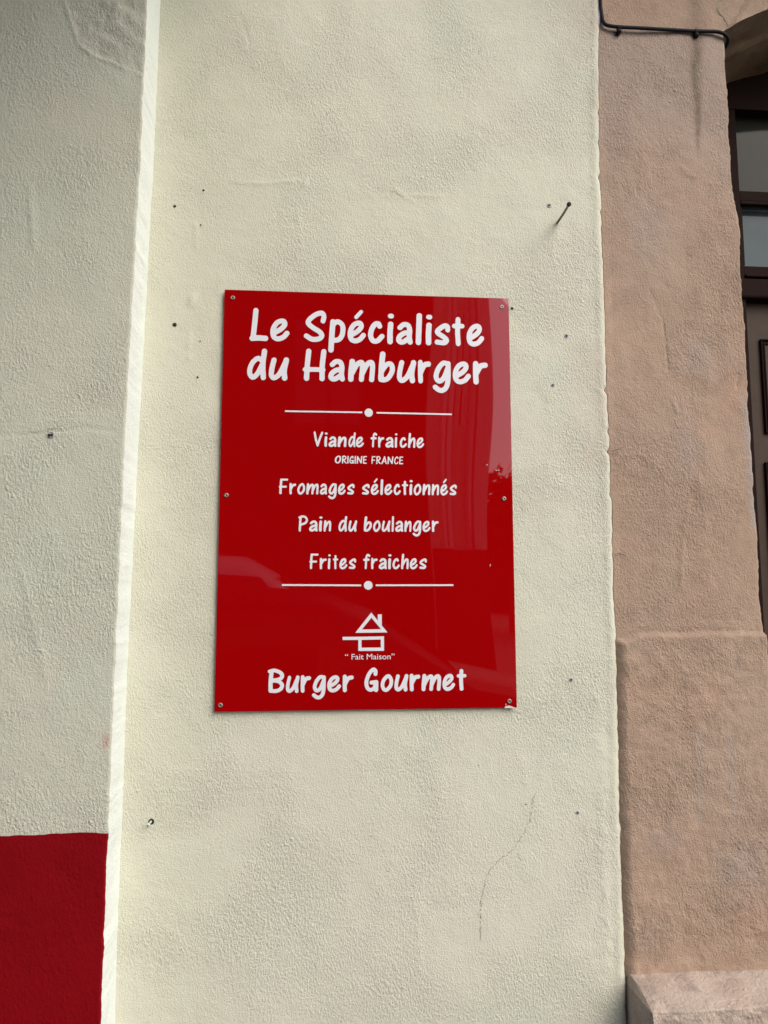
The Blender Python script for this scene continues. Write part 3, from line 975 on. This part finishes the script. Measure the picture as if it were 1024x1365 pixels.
Xq, Yq, Zq, s_, w_, lf2, rg2 = pink_surface('ledge', zl_, M['ledge'], led_extra, xled, 160, 0.5)
Xq, Yq, Zq = [np.concatenate([a, a[-1:]]) for a in (Xq, Yq, Zq)]
Yq[-1] = YP + 0.01                            # the ledge's top runs in under the block above
zl_, lf2, rg2 = [np.append(a, a[-1]) for a in (zl_, lf2, rg2)]
Xq = Xq + 0.004 * fbm(Yq * 30, Zq * 40, 165, 3) * (np.arange(Xq.shape[1]) < 4)[None, :]
V = np.stack([Xq, Yq, Zq], -1).reshape(-1, 3)
nr2, nc2 = Xq.shape
lb = np.stack([np.interp(zl_, zrow, xj) + 0.001, np.full_like(lf2, WALL + 0.03), zl_], -1)
rb = np.stack([rg2, np.full_like(rg2, WALL + 0.34), zl_], -1)
i = np.arange(nr2 - 1)
n0, n1 = len(V), len(V) + nr2
ls_ = np.concatenate([(smooth01(0.0, 0.35, fbm(Xq * 30, Zq * 120, 168, 4, 0.6)) * 0.55).ravel(), np.zeros(2 * nr2)])
obj('ledge', np.concatenate([V, lb, rb]), np.concatenate([grid_faces(nr2, nc2), np.stack([n0 + i, i * nc2, (i + 1) * nc2, n0 + i + 1], -1),
    np.stack([i * nc2 + nc2 - 1, n1 + i, n1 + i + 1, (i + 1) * nc2 + nc2 - 1], -1)]), M['ledge'], nb, True, attrs={'stain_shade': ls_})['label'] = 'paler worn ledge at the foot of the pink pilaster'

# unseen slab added over the neighbour to darken the top of its pilaster
MB().box((0.56, WALL - 0.38, 3.28), (2.6, WALL + 0.02, 3.46), 0.02).build('top_shade', M['pink'], nb)

# spandrel over the doorway (front face down to the arch), soffit, right-hand jamb out of view
zs_ = np.linspace(0, 1, 170)
xcols = np.concatenate([np.linspace(0, 1, 110) * 0 + 0])
lx = np.interp(springing[2], zrow, xj) + 0.001
lx_top = curve_x(joint, np.array([ZT]))[0] + 0.001
rx = rg[-1]
colsx = np.concatenate([np.linspace(lx, rx, 100), np.linspace(rx, rx + OPEN, 150)[1:], np.linspace(rx + OPEN, rx + OPEN + 0.9, 20)[1:]])
bot = np.where(colsx <= rx, springing[2], np.where(colsx < rx + OPEN, arch_z(colsx - rx + ax), springing[2]))
bot = bot + np.where((colsx > rx + 0.01) & (colsx < rx + OPEN - .01), 0.004 * fbm(colsx * 25, colsx * 0, 170, 3), 0)
wz = np.concatenate([np.linspace(0, 0.30, 90), np.linspace(0.30, 1, 40)[1:]])
Zt = bot[None, :] + (ZT - bot)[None, :] * wz[:, None]
Xt = np.repeat(colsx[None, :], len(wz), 0)
Xt[:, 0] = np.interp(Zt[:, 0], zrow, xj) + 0.001
Ht = 0.0060 * fbm(Xt * 4, Zt * 3, 100, 3) + 0.0028 * fbm(Xt * 16, Zt * 13, 104, 4, 0.55)
Ht = Ht * smooth01(0, 0.02, Xt - Xt[:, :1])
Ht += pink_extra(Xt, Zt, Xt - Xt[:, :1]) * smooth01(0, .02, Zt - bot[None, :]) * 0
# the band over the arch stands out a little, with an edge running up from the springing
seam = xz([(973, 36), (985, 20), (1000, -5), (1010, -30)], YP)
zz = np.interp(Xt, [p[0] for p in seam], [p[1] for p in seam])
Ht += 0.006 * smooth01(-0.006, 0.006, Xt - np.interp(Zt, [p[1] for p in seam], [p[0] for p in seam])) * (Xt > seam[0][0] - .02)
Yt = YP - Ht
st2 = 0.5 * np.exp(-(segdist(Xt, Zt, xz([(925, 0), (928, 45)], YP)) / 0.02) ** 2) + 0.25 * smooth01(0.0, 0.35, fbm(Xt * 7, Zt * 3, 175, 4))
obj('arch_wall', np.stack([Xt, Yt, Zt], -1).reshape(-1, 3), grid_faces(*Xt.shape), M['pink'], nb, True, attrs={'stain_shade': st2.ravel(), 'wear_shade': (st2 * 0).ravel()})
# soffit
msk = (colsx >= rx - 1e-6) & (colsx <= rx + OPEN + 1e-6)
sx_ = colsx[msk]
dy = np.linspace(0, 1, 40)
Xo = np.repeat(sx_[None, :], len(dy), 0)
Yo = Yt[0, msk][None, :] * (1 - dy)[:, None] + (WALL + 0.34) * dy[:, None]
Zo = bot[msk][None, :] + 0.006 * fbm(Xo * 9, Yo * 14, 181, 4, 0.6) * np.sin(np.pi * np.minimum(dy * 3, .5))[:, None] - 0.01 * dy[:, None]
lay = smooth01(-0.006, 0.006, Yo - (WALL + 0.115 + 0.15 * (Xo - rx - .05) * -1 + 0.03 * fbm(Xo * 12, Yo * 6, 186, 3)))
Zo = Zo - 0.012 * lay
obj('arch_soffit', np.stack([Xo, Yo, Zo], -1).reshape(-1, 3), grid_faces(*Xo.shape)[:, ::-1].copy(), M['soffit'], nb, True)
MB().box((rx + OPEN, YP, 0), (rx + OPEN + 0.9, WALL + 0.34, springing[2])).build('right_pilaster', M['pink'], nb)
# bare stone where the arris has broken away
for a, b, hgt in ((1002, 560, 26), (1005, 640, 22), (1007, 685, 14)):
    pass

# recessed door
YD = WALL + 0.262


def D_(px, py, Y=YD):
    return P(px, py, Y)


x_in = rx - 0.02
dtop = D_(998, 136)[2]


def cols(px, py, Y=YD):
    return P(px, py, Y)[0]


xR = rx + OPEN + 0.02
frame = MB()
z_fr_bot = D_(1000, 153)[2]
xa = cols(974, 200)
# door top follows a flat line; frame head, left post
frame.box((xa - 0.06, YD - 0.02, z_fr_bot), (xR, YD + 0.05, dtop + 0.10))
frame.box((xa - 0.06, YD - 0.02, 0), (cols(977.5, 200), YD + 0.05, z_fr_bot - 0.0005), 0.004)
frame.build('door_frame', M['wood_frame'], nb)
tw = MB()
z1, z2 = D_(1000, 257.5)[2], D_(1000, 273)[2]
z3, z4, z5 = D_(1000, 357)[2], D_(1000, 377)[2], D_(1000, 403)[2]
xg = cols(977.5, 200) + 0.0003
tw.box((xg, YD - 0.012, z2), (xR, YD + 0.03, z1), 0.005)
tw.box((xg, YD - 0.020, z2 - 0.010), (xR, YD - 0.006, z2 - 0.001), 0.002)
tw.box((xg, YD - 0.012, z4), (xR, YD + 0.03, z3), 0.004)
tw.box((xg, YD - 0.024, z4 + 0.006), (xR, YD - 0.0125, z4 + 0.014), 0.003)
tw.box((xg, YD - 0.012, z3 + 0.0005), (cols(989.5, 340), YD + 0.02, z2 - 0.0105), 0.003)
fan = tw.build('fanlight', M['wood_frame'], nb)
obj('pane', [(xg, YD + .012, z1), (xR, YD + .012, z1), (xR, YD + .012, z_fr_bot + .01), (xg, YD + .012, z_fr_bot + .01)], [(0, 1, 2, 3)], M['pane_dark'], fan)
obj('pane', [(xg, YD + .010, z3), (xR, YD + .010, z3), (xR, YD + .010, z2), (xg, YD + .010, z2)], [(0, 1, 2, 3)], M['pane_blue'], fan)
MB().box((xa - 0.05, YD - 0.03, z5), (xR, YD + 0.05, z4 - 0.0005), 0.006).build('transom', M['wood_frame'], nb)
leaf = MB().box((xg, YD + 0.004, 0), (xR, YD + 0.045, z5 - 0.001)).build('door', M['wood'], nb)


def moulding(px0, py0, py1):
    a, b = D_(px0, py0), D_(px0 + 3, py1)
    mb = MB()
    x0, x1, zt, zb = a[0], xR - 0.15, a[2], b[2]
    for k, (ins, pr) in enumerate(((0, 0.008), (0.009, 0.004))):
        wv = 0.005
        for q in (((x0 + ins, zb + ins), (x0 + ins + wv, zt - ins)), ((x1 - ins - wv, zb + ins), (x1 - ins, zt - ins)),
                  ((x0 + ins + wv, zt - ins - wv), (x1 - ins - wv, zt - ins)), ((x0 + ins + wv, zb + ins), (x1 - ins - wv, zb + ins + wv))):
            mb.box((q[0][0], YD + 0.004 - pr, q[0][1]), (q[1][0], YD + 0.0038, q[1][1]), 0.002)
    mb.build('moulding', M['wood_frame'], leaf)


moulding(1013, 452, 578)
moulding(1019.5, 616, 880)

# cracks in the pink render
ribbon('crack', [(818, 738), (826, 738), (836, 742)], 1.3, ypink, nb, M['crack'], seed=11)
ribbon('crack', [(812, 601), (822, 600), (834, 594)], 1.0, ypink, nb, M['crack'], seed=12)
ribbon('crack', [(886, 428), (890, 460), (894, 492)], 0.45, ypink, nb, M['crack'], seed=13)


def yarch(px, py):
    q = P(px, py, YP)
    d = (Xt - q[0]) ** 2 + (Zt - q[2]) ** 2
    k = np.unravel_index(np.argmin(d), d.shape)
    return np.array([q[0], Yt[k], q[2]])


ribbon('crack', [(953, 13), (960, 21), (966, 29), (971, 36)], 1.3, yarch, nb, M['crack'], seed=14)

# ------------------------------------------------------------------ black cable with two clips
cb = empty('electric_cable', P(880, 40, YP))
tag(cb, 'thin black cable clipped across the top of the pink pilaster', 'cable')
rC = 0.0038
path = [P(801, -60, YP - .004), P(800.5, 0, YP - .004), P(802.5, 21, YP - .004), P(804.5, 29, YP - .006), P(809, 33.5, YP - .008), P(825, 36, YP - .009), P(850, 37.2, YP - .009), P(890, 39.5, YP - .009),
        P(928, 41.5, YP - .009), P(952, 42, YP - .009), P(960, 43.2, YP - .010), P(966.5, 46, YP - .010), P(970, 50.5, YP - .005), P(970, 56, YP + .004), P(968, 61, YP + .016), P(966, 64, YP + .05), P(966, 66, YP + .20)]


def catmull(pts, n=8):
    pts = [np.array(p, float) for p in pts]
    out = []
    for k in range(len(pts) - 1):
        p0, p1, p2, p3 = pts[max(k - 1, 0)], pts[k], pts[k + 1], pts[min(k + 2, len(pts) - 1)]
        for t in np.arange(n) / n:
            out.append(0.5 * (2 * p1 + (p2 - p0) * t + (2 * p0 - 5 * p1 + 4 * p2 - p3) * t * t + (3 * p1 - p0 - 3 * p2 + p3) * t ** 3))
    out.append(pts[-1])
    return out


MB().tube(catmull(path, 6), rC, 12).build('sheath', M['cable'], cb, True)
for a, b in ((825.5, 37), (928.5, 42.3)):
    q = P(a, b, YP - .009)
    m_ = MB()
    m_.tube([(q[0] - .0045, q[1], q[2]), (q[0] + .0045, q[1], q[2])], 0.0056, 12)
    m_.box((q[0] - .0045, YP - .012, q[2] - .0125), (q[0] + .0045, YP + .004, q[2] - .003), .0015)
    cl = m_.build('clip', M['cable'], cb)
    MB().lathe((q[0], YP - .012, q[2] - .0085), [(.0032, -.001), (.0032, .0015), (.0001, .002)], 10).build('nail_head', M['hole'], cl)

# ------------------------------------------------------------------ the sign
SW, SH = 0.60, 0.85634
sign = empty('restaurant_sign', (0, 0, ZC))
tag(sign, 'glossy red rectangular burger sign with white hand lettering screwed to the cream wall', 'sign')


def S2(px, py):
    """pixel -> (x, z) on the sign, metres from its middle"""
    q = P(px, py, 0.0)
    return np.array([q[0], q[2] - ZC])


def bow(x, z):
    """the sheet is not quite flat: pulled in at the screws, free between them"""
    return 0.0009 * np.cos(x * 7.2 + 0.4) * np.cos(z * 5.3 - 0.3) + 0.0004 * np.sin(x * 17 + z * 9) + 0.0005 * np.exp(-((np.abs(x) - .30) / .03) ** 2)


gx = np.linspace(-SW / 2, SW / 2, 70)
gz = np.linspace(-SH / 2, SH / 2, 96)
GX, GZ = np.meshgrid(gx, gz)
GY = -bow(GX, GZ) * 0.35
V = np.stack([GX, GY, GZ + ZC], -1).reshape(-1, 3)
board = obj('board', V, grid_faces(96, 70), M['red'], sign, True)
# edge strip and back of the sheet
loop = [(0, c) for c in range(70)] + [(r, 69) for r in range(1, 96)] + [(95, c) for c in range(68, -1, -1)] + [(r, 0) for r in range(94, 0, -1)]
ev, ef = [], []
for r, c in loop:
    ev += [(GX[r, c], GY[r, c], GZ[r, c] + ZC), (GX[r, c], GY[r, c] + 0.0035, GZ[r, c] + ZC)]
n = len(loop)
for k in range(n):
    k2 = (k + 1) % n
    ef.append((2 * k, 2 * k + 1, 2 * k2 + 1, 2 * k2))
ef.append([2 * k + 1 for k in range(n)])
obj('board_edge', ev, ef, M['edge'], sign)

# --- hand lettering: every glyph is a set of brush strokes, outlined once so that strokes merge cleanly
G = {}


def glyph(ch, width, *strokes):
    G[ch] = (width, strokes)


glyph('L', 145, [(45, 228), (38, 140), (27, 22)], [(19, 17), (70, 21), (125, 19)])
glyph('e', 145, [(25, 60), (75, 90), (103, 122), (101, 148), (80, 154), (48, 138), (25, 100), (20, 58), (32, 28), (60, 18), (96, 32), (122, 62)])
glyph('S', 173, [(147, 162), (153, 200), (136, 222), (92, 210), (44, 172), (34, 142), (70, 110), (120, 80), (139, 52), (118, 27), (66, 22), (20, 46)])
glyph('p', 133, [(36, 158), (30, 80), (22, -55)], [(37, 140), (72, 160), (105, 138), (112, 98), (102, 50), (74, 22), (32, 20)])
glyph('c', 120, [(84, 134), (74, 153), (50, 148), (26, 110), (18, 60), (36, 23), (70, 25), (101, 58)])
glyph('i', 48, [(27, 152), (22, 85), (22, 20)], [(24, 214), (33, 214)])
glyph('a', 124, [(30, 128), (58, 152), (90, 146), (102, 110), (99, 60), (105, 20)], [(99, 92), (60, 86), (26, 58), (23, 28), (50, 19), (98, 50)])
glyph('l', 48, [(28, 222), (24, 120), (20, 20)])
glyph('s', 127, [(108, 120), (105, 146), (78, 149), (32, 117), (29, 95), (78, 64), (98, 42), (80, 23), (22, 26)])
glyph('t', 106, [(52, 200), (47, 110), (51, 20)], [(18, 151), (88, 152)])
glyph('d', 152, [(130, 220), (119, 120), (124, 20)], [(112, 150), (78, 164), (36, 122), (20, 58), (42, 20), (78, 46), (114, 118)])
glyph('u', 147, [(37, 155), (22, 88), (20, 36), (42, 19), (80, 52), (118, 132)], [(127, 156), (112, 75), (117, 19)])
glyph('H', 180, [(42, 226), (32, 120), (27, 20)], [(159, 226), (148, 120), (147, 20)], [(14, 87), (90, 88), (155, 87)])
glyph('m', 200, [(30, 155), (22, 80), (20, 20)], [(23, 55), (64, 130), (98, 150), (106, 118), (98, 20)], [(100, 55), (138, 132), (170, 152), (181, 122), (174, 20)])
glyph('b', 124, [(34, 217), (24, 120), (20, 30)], [(26, 88), (64, 138), (97, 138), (104, 92), (78, 40), (46, 20), (20, 22)])
glyph('r', 112, [(21, 158), (20, 80), (22, 20)], [(23, 82), (56, 138), (92, 148)])
glyph('g', 138, [(116, 152), (80, 157), (42, 112), (25, 54), (46, 20), (82, 42), (113, 115)], [(118, 155), (116, 40), (103, -22), (74, -49), (45, -46), (18, -26)])
glyph('V', 182, [(26, 227), (50, 120), (80, 26)], [(80, 26), (118, 130), (160, 227)])
glyph('n', 128, [(30, 155), (22, 80), (20, 20)], [(23, 55), (66, 132), (98, 151), (109, 122), (104, 20)])
glyph('f', 118, [(103, 206), (80, 221), (58, 202), (48, 130), (42, 20)], [(17, 146), (90, 149)])
glyph('h', 128, [(36, 222), (26, 120), (20, 20)], [(23, 55), (66, 132), (100, 151), (110, 122), (106, 20)])
glyph('F', 150, [(34, 222), (27, 120), (24, 22)], [(32, 226), (130, 226)], [(12, 117), (110, 119)])
glyph('o', 132, [(72, 156), (34, 118), (20, 66), (36, 24), (66, 19), (104, 60), (112, 112), (96, 150), (72, 156)])
glyph('P', 160, [(40, 222), (32, 120), (28, 20)], [(18, 214), (62, 229), (112, 222), (141, 182), (118, 132), (38, 104)])
glyph('B', 160, [(34, 222), (26, 120), (26, 26)], [(16, 220), (62, 230), (122, 204), (136, 168), (108, 140), (34, 126)], [(34, 126), (98, 120), (136, 84), (124, 42), (84, 22), (26, 22)])
glyph('G', 142, [(110, 180), (109, 213), (86, 226), (47, 180), (22, 105), (30, 44), (62, 20), (98, 40), (116, 92)], [(72, 94), (118, 99)], [(118, 98), (116, 18)])
glyph('O', 142, [(84, 228), (40, 190), (20, 110), (34, 36), (66, 19), (104, 62), (122, 140), (110, 212), (84, 228)])
glyph('R', 150, [(36, 222), (28, 120), (24, 20)], [(18, 216), (66, 230), (112, 214), (124, 174), (96, 132), (36, 112)], [(58, 116), (90, 60), (130, 20)])
glyph('I', 48, [(27, 226), (22, 120), (21, 20)])
glyph('N', 172, [(32, 220), (26, 120), (20, 20)], [(32, 220), (84, 120), (132, 28)], [(152, 226), (140, 120), (132, 28)])
glyph('E', 138, [(32, 222), (26, 120), (22, 22)], [(30, 226), (118, 226)], [(26, 124), (100, 126)], [(22, 21), (116, 23)])
glyph('A', 160, [(18, 20), (62, 130), (96, 228)], [(96, 228), (118, 130), (140, 20)], [(42, 84), (124, 86)])
glyph('C', 140, [(118, 186), (112, 216), (86, 226), (44, 180), (22, 105), (30, 42), (62, 20), (96, 32), (118, 62)])


def smooth_path(pts, n=7):
    if len(pts) == 2:
        return [np.array(p, float) for p in pts]
    closed = pts[0] == pts[-1]
    P_ = [np.array(p, float) for p in pts]
    out = []
    for k in range(len(P_) - 1):
        p1, p2 = P_[k], P_[k + 1]
        p0 = P_[k - 1] if k > 0 else (P_[-2] if closed else 2 * p1 - p2)
        p3 = P_[k + 2] if k + 2 < len(P_) else (P_[1] if closed else 2 * p2 - p1)
        for t in np.arange(n) / n:
            out.append(0.5 * (2 * p1 + (p2 - p0) * t + (2 * p0 - 5 * p1 + 4 * p2 - p3) * t * t + (3 * p1 - p0 - 3 * p2 + p3) * t ** 3))
    out.append(P_[-1])
    return out


_cache = {}


def glyph_mesh(ch, h, wt=1.0):
    """clean outline of the merged strokes, as grid cells cut along the edge"""
    key = (ch, h, wt)
    if key in _cache:
        return _cache[key]
    base = ch
    strokes = []
    if ch == 'é':
        base = 'e'
        strokes.append(([np.array((66, 198.)), np.array((104, 240.))], 14.5))
    wd, ss = G[base]
    for k, s in enumerate(ss):
        r = 20.3 if len(s) <= 3 else 18.8
        if base in 'Ft' and k >= 1:
            r = 17
        if base in 'H' and k == 2:
            r = 17.5
        if base in 'EA' and k >= 1:
            r = 18
        if base == 'i' and k == 1:
            r = 18
        strokes.append((smooth_path(s), r))
    xs = np.arange(-16, wd + 24, h)
    ys = np.arange(-90, 272, h)
    GXX, GYY = np.meshgrid(xs, ys)
    f = np.full(GXX.shape, 1e9)
    for pts, r in strokes:
        for a, b in zip(pts[:-1], pts[1:]):
            d = b - a
            t = np.clip(((GXX - a[0]) * d[0] + (GYY - a[1]) * d[1]) / (d @ d + 1e-9), 0, 1)
            f = np.minimum(f, np.hypot(GXX - a[0] - t * d[0], GYY - a[1] - t * d[1]) - r * wt)
    verts, faces, idx = [], [], {}

    def vid(k, p):
        if k not in idx:
            idx[k] = len(verts)
            verts.append(p)
        return idx[k]
    ny, nx = f.shape
    for j in range(ny - 1):
        for i_ in range(nx - 1):
            cs = ((j, i_), (j, i_ + 1), (j + 1, i_ + 1), (j + 1, i_))
            vals = [f[c] for c in cs]
            if min(vals) >= 0:
                continue
            poly = []
            for k in range(4):
                a, b = cs[k], cs[(k + 1) % 4]
                fa, fb = vals[k], vals[(k + 1) % 4]
                if fa < 0:
                    poly.append(vid(a, (xs[a[1]], ys[a[0]])))
                if (fa < 0) != (fb < 0):
                    t = fa / (fa - fb)
                    key2 = (min(a, b), max(a, b))
                    poly.append(vid(key2, (xs[a[1]] + t * (xs[b[1]] - xs[a[1]]), ys[a[0]] + t * (ys[b[0]] - ys[a[0]]))))
            if len(poly) >= 3:
                faces.append(poly)
    _cache[key] = (np.array(verts), faces)
    return _cache[key]


LIFT = 0.0007


def write(lines, cap_px, h, mx=1.0, wfit=True):
    """lines: (characters, left pixel of each, baseline pixel left and right, right end)"""
    V, Fc = [], []
    for chars, lefts, b0, b1, end in lines:
        for k, ch in enumerate(chars):
            x = lefts[k]
            nxt = lefts[k + 1] if k + 1 < len(lefts) else end
            t = (x - lefts[0]) / (end - lefts[0])
            yb = b0 + (b1 - b0) * t
            o = S2(x, yb)
            sc_ = abs(S2(x, yb - cap_px)[1] - o[1]) / 248.0
            wd = G['e' if ch == 'é' else ch][0]
            room = S2(nxt, yb)[0] - o[0]
            sx = sc_
            if wfit:
                gap = 0 if k + 1 == len(lefts) else 13 * sc_
                sx = float(np.clip((room - gap) / wd, 0.78 * sc_, mx * sc_)) if room < max(1.5, 1.25 * mx) * wd * sc_ else (sc_ * 0.92 if cap_px < 25 else sc_)
            gv, gf = glyph_mesh(ch, h, 1.0 if cap_px > 25 else 0.9)
            n0 = len(V)
            for (a, b) in gv:
                x_, z_ = o[0] + a * sx, o[1] + b * sc_
                V.append((x_, -bow(x_, z_) * 0.35 - LIFT, z_ + ZC))
            Fc += [[n0 + q for q in f] for f in gf]
    ob = obj('lettering', V, Fc, M['vinyl'], sign, False)
    return ob


def z(off, zoom, arr):
    return [off + a / zoom for a in arr]


# measured left edges of the letters
write([('LeSpécialiste', z(320, 5.69, [73, 228, 483, 668, 815]) + z(480, 5.69, [62, 205, 272, 422, 497, 563, 698, 808]), 454.0, 462.5, 646.2)], 43.6, 5)
write([('duHamburger', z(320, 5.69, [52, 218, 478, 668, 820]) + z(480, 5.69, [138, 280, 440, 552, 703, 858]), 506.3, 513.0, 650.6)], 43.4, 5)
write([('Viandefraiche', z(410, 6.206, [46, 138, 172, 248, 337, 398, 522, 583, 642, 720, 762, 830, 900]), 595.8, 597.6, 566)], 20.8, 7, 1.12)
write([('ORIGINEFRANCE', z(410, 6.206, [225, 283, 328, 345, 388, 405, 458, 528, 567, 610, 660, 715, 757]), 617.9, 619.2, 537.8)], 10.6, 9, 1.45)
write([('Fromagessélectionnés', z(365, 7.877, [55, 163, 245, 340, 482, 570, 672, 768]) + z(480, 7.585, [17, 107, 203, 245, 340, 422, 497, 540, 630, 722, 810, 903]), 659.2, 660.7, 609.3)], 21.8, 7, 1.12)
write([('Painduboulanger', z(365, 7.877, [255, 368, 472, 522, 677, 782]) + z(480, 7.585, [37, 130, 218, 318, 353, 447, 530, 630, 725]), 708.7, 709.4, 585)], 21.8, 7, 1.12)
write([('Fritesfraiches', z(405, 6.024, [46, 127, 192, 232, 285, 360, 478, 540, 600, 675, 712, 780, 850, 925]), 759.0, 759.0, 569.3)], 21.6, 7, 1.12)
write([('BurgerGourmet', z(350, 7.314, [52, 228, 372, 484, 630, 782]) + z(480, 6.827, [38, 187, 313, 452, 560, 750, 880]), 924.0, 920.6, 622.2)], 32.6, 5, 1.06)


def flat(name, polys, mat=None, lift=LIFT):
    V, Fc = [], []
    for pl in polys:
        n0 = len(V)
        for p in pl:
            q = S2(*p)
            V.append((q[0], -bow(q[0], q[1]) * 0.35 - lift, q[1] + ZC))
        Fc.append([n0 + k for k in range(len(pl))][::-1])
    return obj(name, V, Fc, mat or M['vinyl'], sign)


def bar(a, b, t):
    n = 14
    out = []
    for k in range(n):
        p = [a[0] + (b[0] - a[0]) * k / n, a[1] + (b[1] - a[1]) * k / n]
        r = [a[0] + (b[0] - a[0]) * (k + 1) / n, a[1] + (b[1] - a[1]) * (k + 1) / n]
        out.append([(p[0], p[1] - t / 2), (r[0], r[1] - t / 2), (r[0], r[1] + t / 2), (p[0], p[1] + t / 2)])
    return out


def disc(c, r):
    return [[(c[0] + r * math.cos(2 * math.pi * k / 40), c[1] + r * math.sin(2 * math.pi * k / 40)) for k in range(40)]]


flat('divider', bar((380, 548.2), (483, 549.9), 2.1) + disc((491.6, 550.3), 5.5) + bar((502, 550.4), (602.3, 552.4), 2.1))
flat('divider', bar((375.8, 779.8), (481.5, 780.3), 2.3) + disc((491, 780.3), 5.8) + bar((501, 780.2), (604.3, 780.0), 2.3))


def lg(x, y):
    return (430 + x / 7.877, 800 + y / 7.877)


to, ti = [(512, 130), (682, 339), (344, 343)], [(514, 184), (614, 305), (413, 308)]
ro, ri = [(376, 384), (646, 380), (646, 532), (376, 533)], [(410, 417), (612, 413), (612, 497), (410, 499)]
logo = []
for o_, i_ in ((to, ti), (ro, ri)):
    n = len(o_)
    for k in range(n):
        logo.append([lg(*o_[k]), lg(*o_[(k + 1) % n]), lg(*i_[(k + 1) % n]), lg(*i_[k])])
logo.append([lg(580, 150), lg(622, 149), lg(622, 265), lg(580, 213)])
logo.append([lg(211, 385), lg(375.5, 384), lg(409, 417), lg(211, 418)][:2] + [lg(375.5, 417.3), lg(211, 418)])
flat('logo', logo)

# small printed line under the house emblem
fc = bpy.data.curves.new('lettering', 'FONT')
fc.body = '\u201c Fait Maison\u201d'
fc.size = 1.0
fc.offset = 0.0
fc.fill_mode = 'FRONT'
fc.resolution_u = 4
to_ = bpy.data.objects.new('lettering', fc)
sc.collection.objects.link(to_)
dg = bpy.context.evaluated_depsgraph_get()
tm = bpy.data.meshes.new_from_object(to_.evaluated_get(dg))
bpy.data.objects.remove(to_)
co = np.array([v.co[:] for v in tm.vertices])
fs = [list(p.vertices) for p in tm.polygons]
x0_, x1_ = co[:, 0].min(), co[:, 0].max()
l_, r_ = S2(460.0, 879.2), S2(526.0, 878.6)
cap_ = abs(S2(490, 871.3)[1] - S2(490, 879.1)[1]) / 0.727
xx = l_[0] + (co[:, 0] - x0_) / (x1_ - x0_) * (r_[0] - l_[0])
zz = l_[1] + co[:, 1] * cap_
obj('lettering', np.stack([xx, -bow(xx, zz) * .35 - LIFT, zz + ZC], -1), fs, M['vinyl'], sign)

# screws
for a, b in ((310.5, 397), (669, 409.3), (302, 660.3), (672, 664.8), (294, 940), (679, 934.6)):
    q = S2(a, b)
    c = (q[0], -bow(q[0], q[1]) * .35, q[1] + ZC)
    s_ = MB().lathe(c, [(.0046, 0.0), (.0046, .0008), (.0040, .0018), (.0020, .0022), (.0017, .0012), (.0001, .0012)], 20).build('screw', M['steel'], sign, True)
    MB().lathe((c[0], c[1] - .0013, c[2]), [(.00175, .0), (.0001, .0001)], 8).build('recess', M['hole'], s_)

# chipped lower right corner: red film gone, pale core showing
flat('chip', [[(672.6, 943.6), (673.0, 941.9), (675.2, 941.0), (678.5, 940.4), (681.5, 941.2), (684.5, 942.6), (687.6, 943.3), (687.5, 944.2), (680, 944.0)]], M['chip'], 0.0003)
flat('chip', [[(673.7, 939.2), (674.3, 937.5), (675.0, 938.6), (674.9, 940.0), (674.2, 940.2)]], M['chip'], 0.0003)
flat('scratch', [[(652.9, 754.5), (653.6, 752.0), (654.3, 751.6), (653.7, 754.8)]], M['chip'], 0.0003)
for (a, b) in ((648, 619.5), (660.5, 627), (663.5, 626.6)):
    flat('scratch', [[(a, b), (a + 1.6, b - .5), (a + 2.6, b + .1), (a + 1.2, b + .8)]], M['chip'], 0.0003)
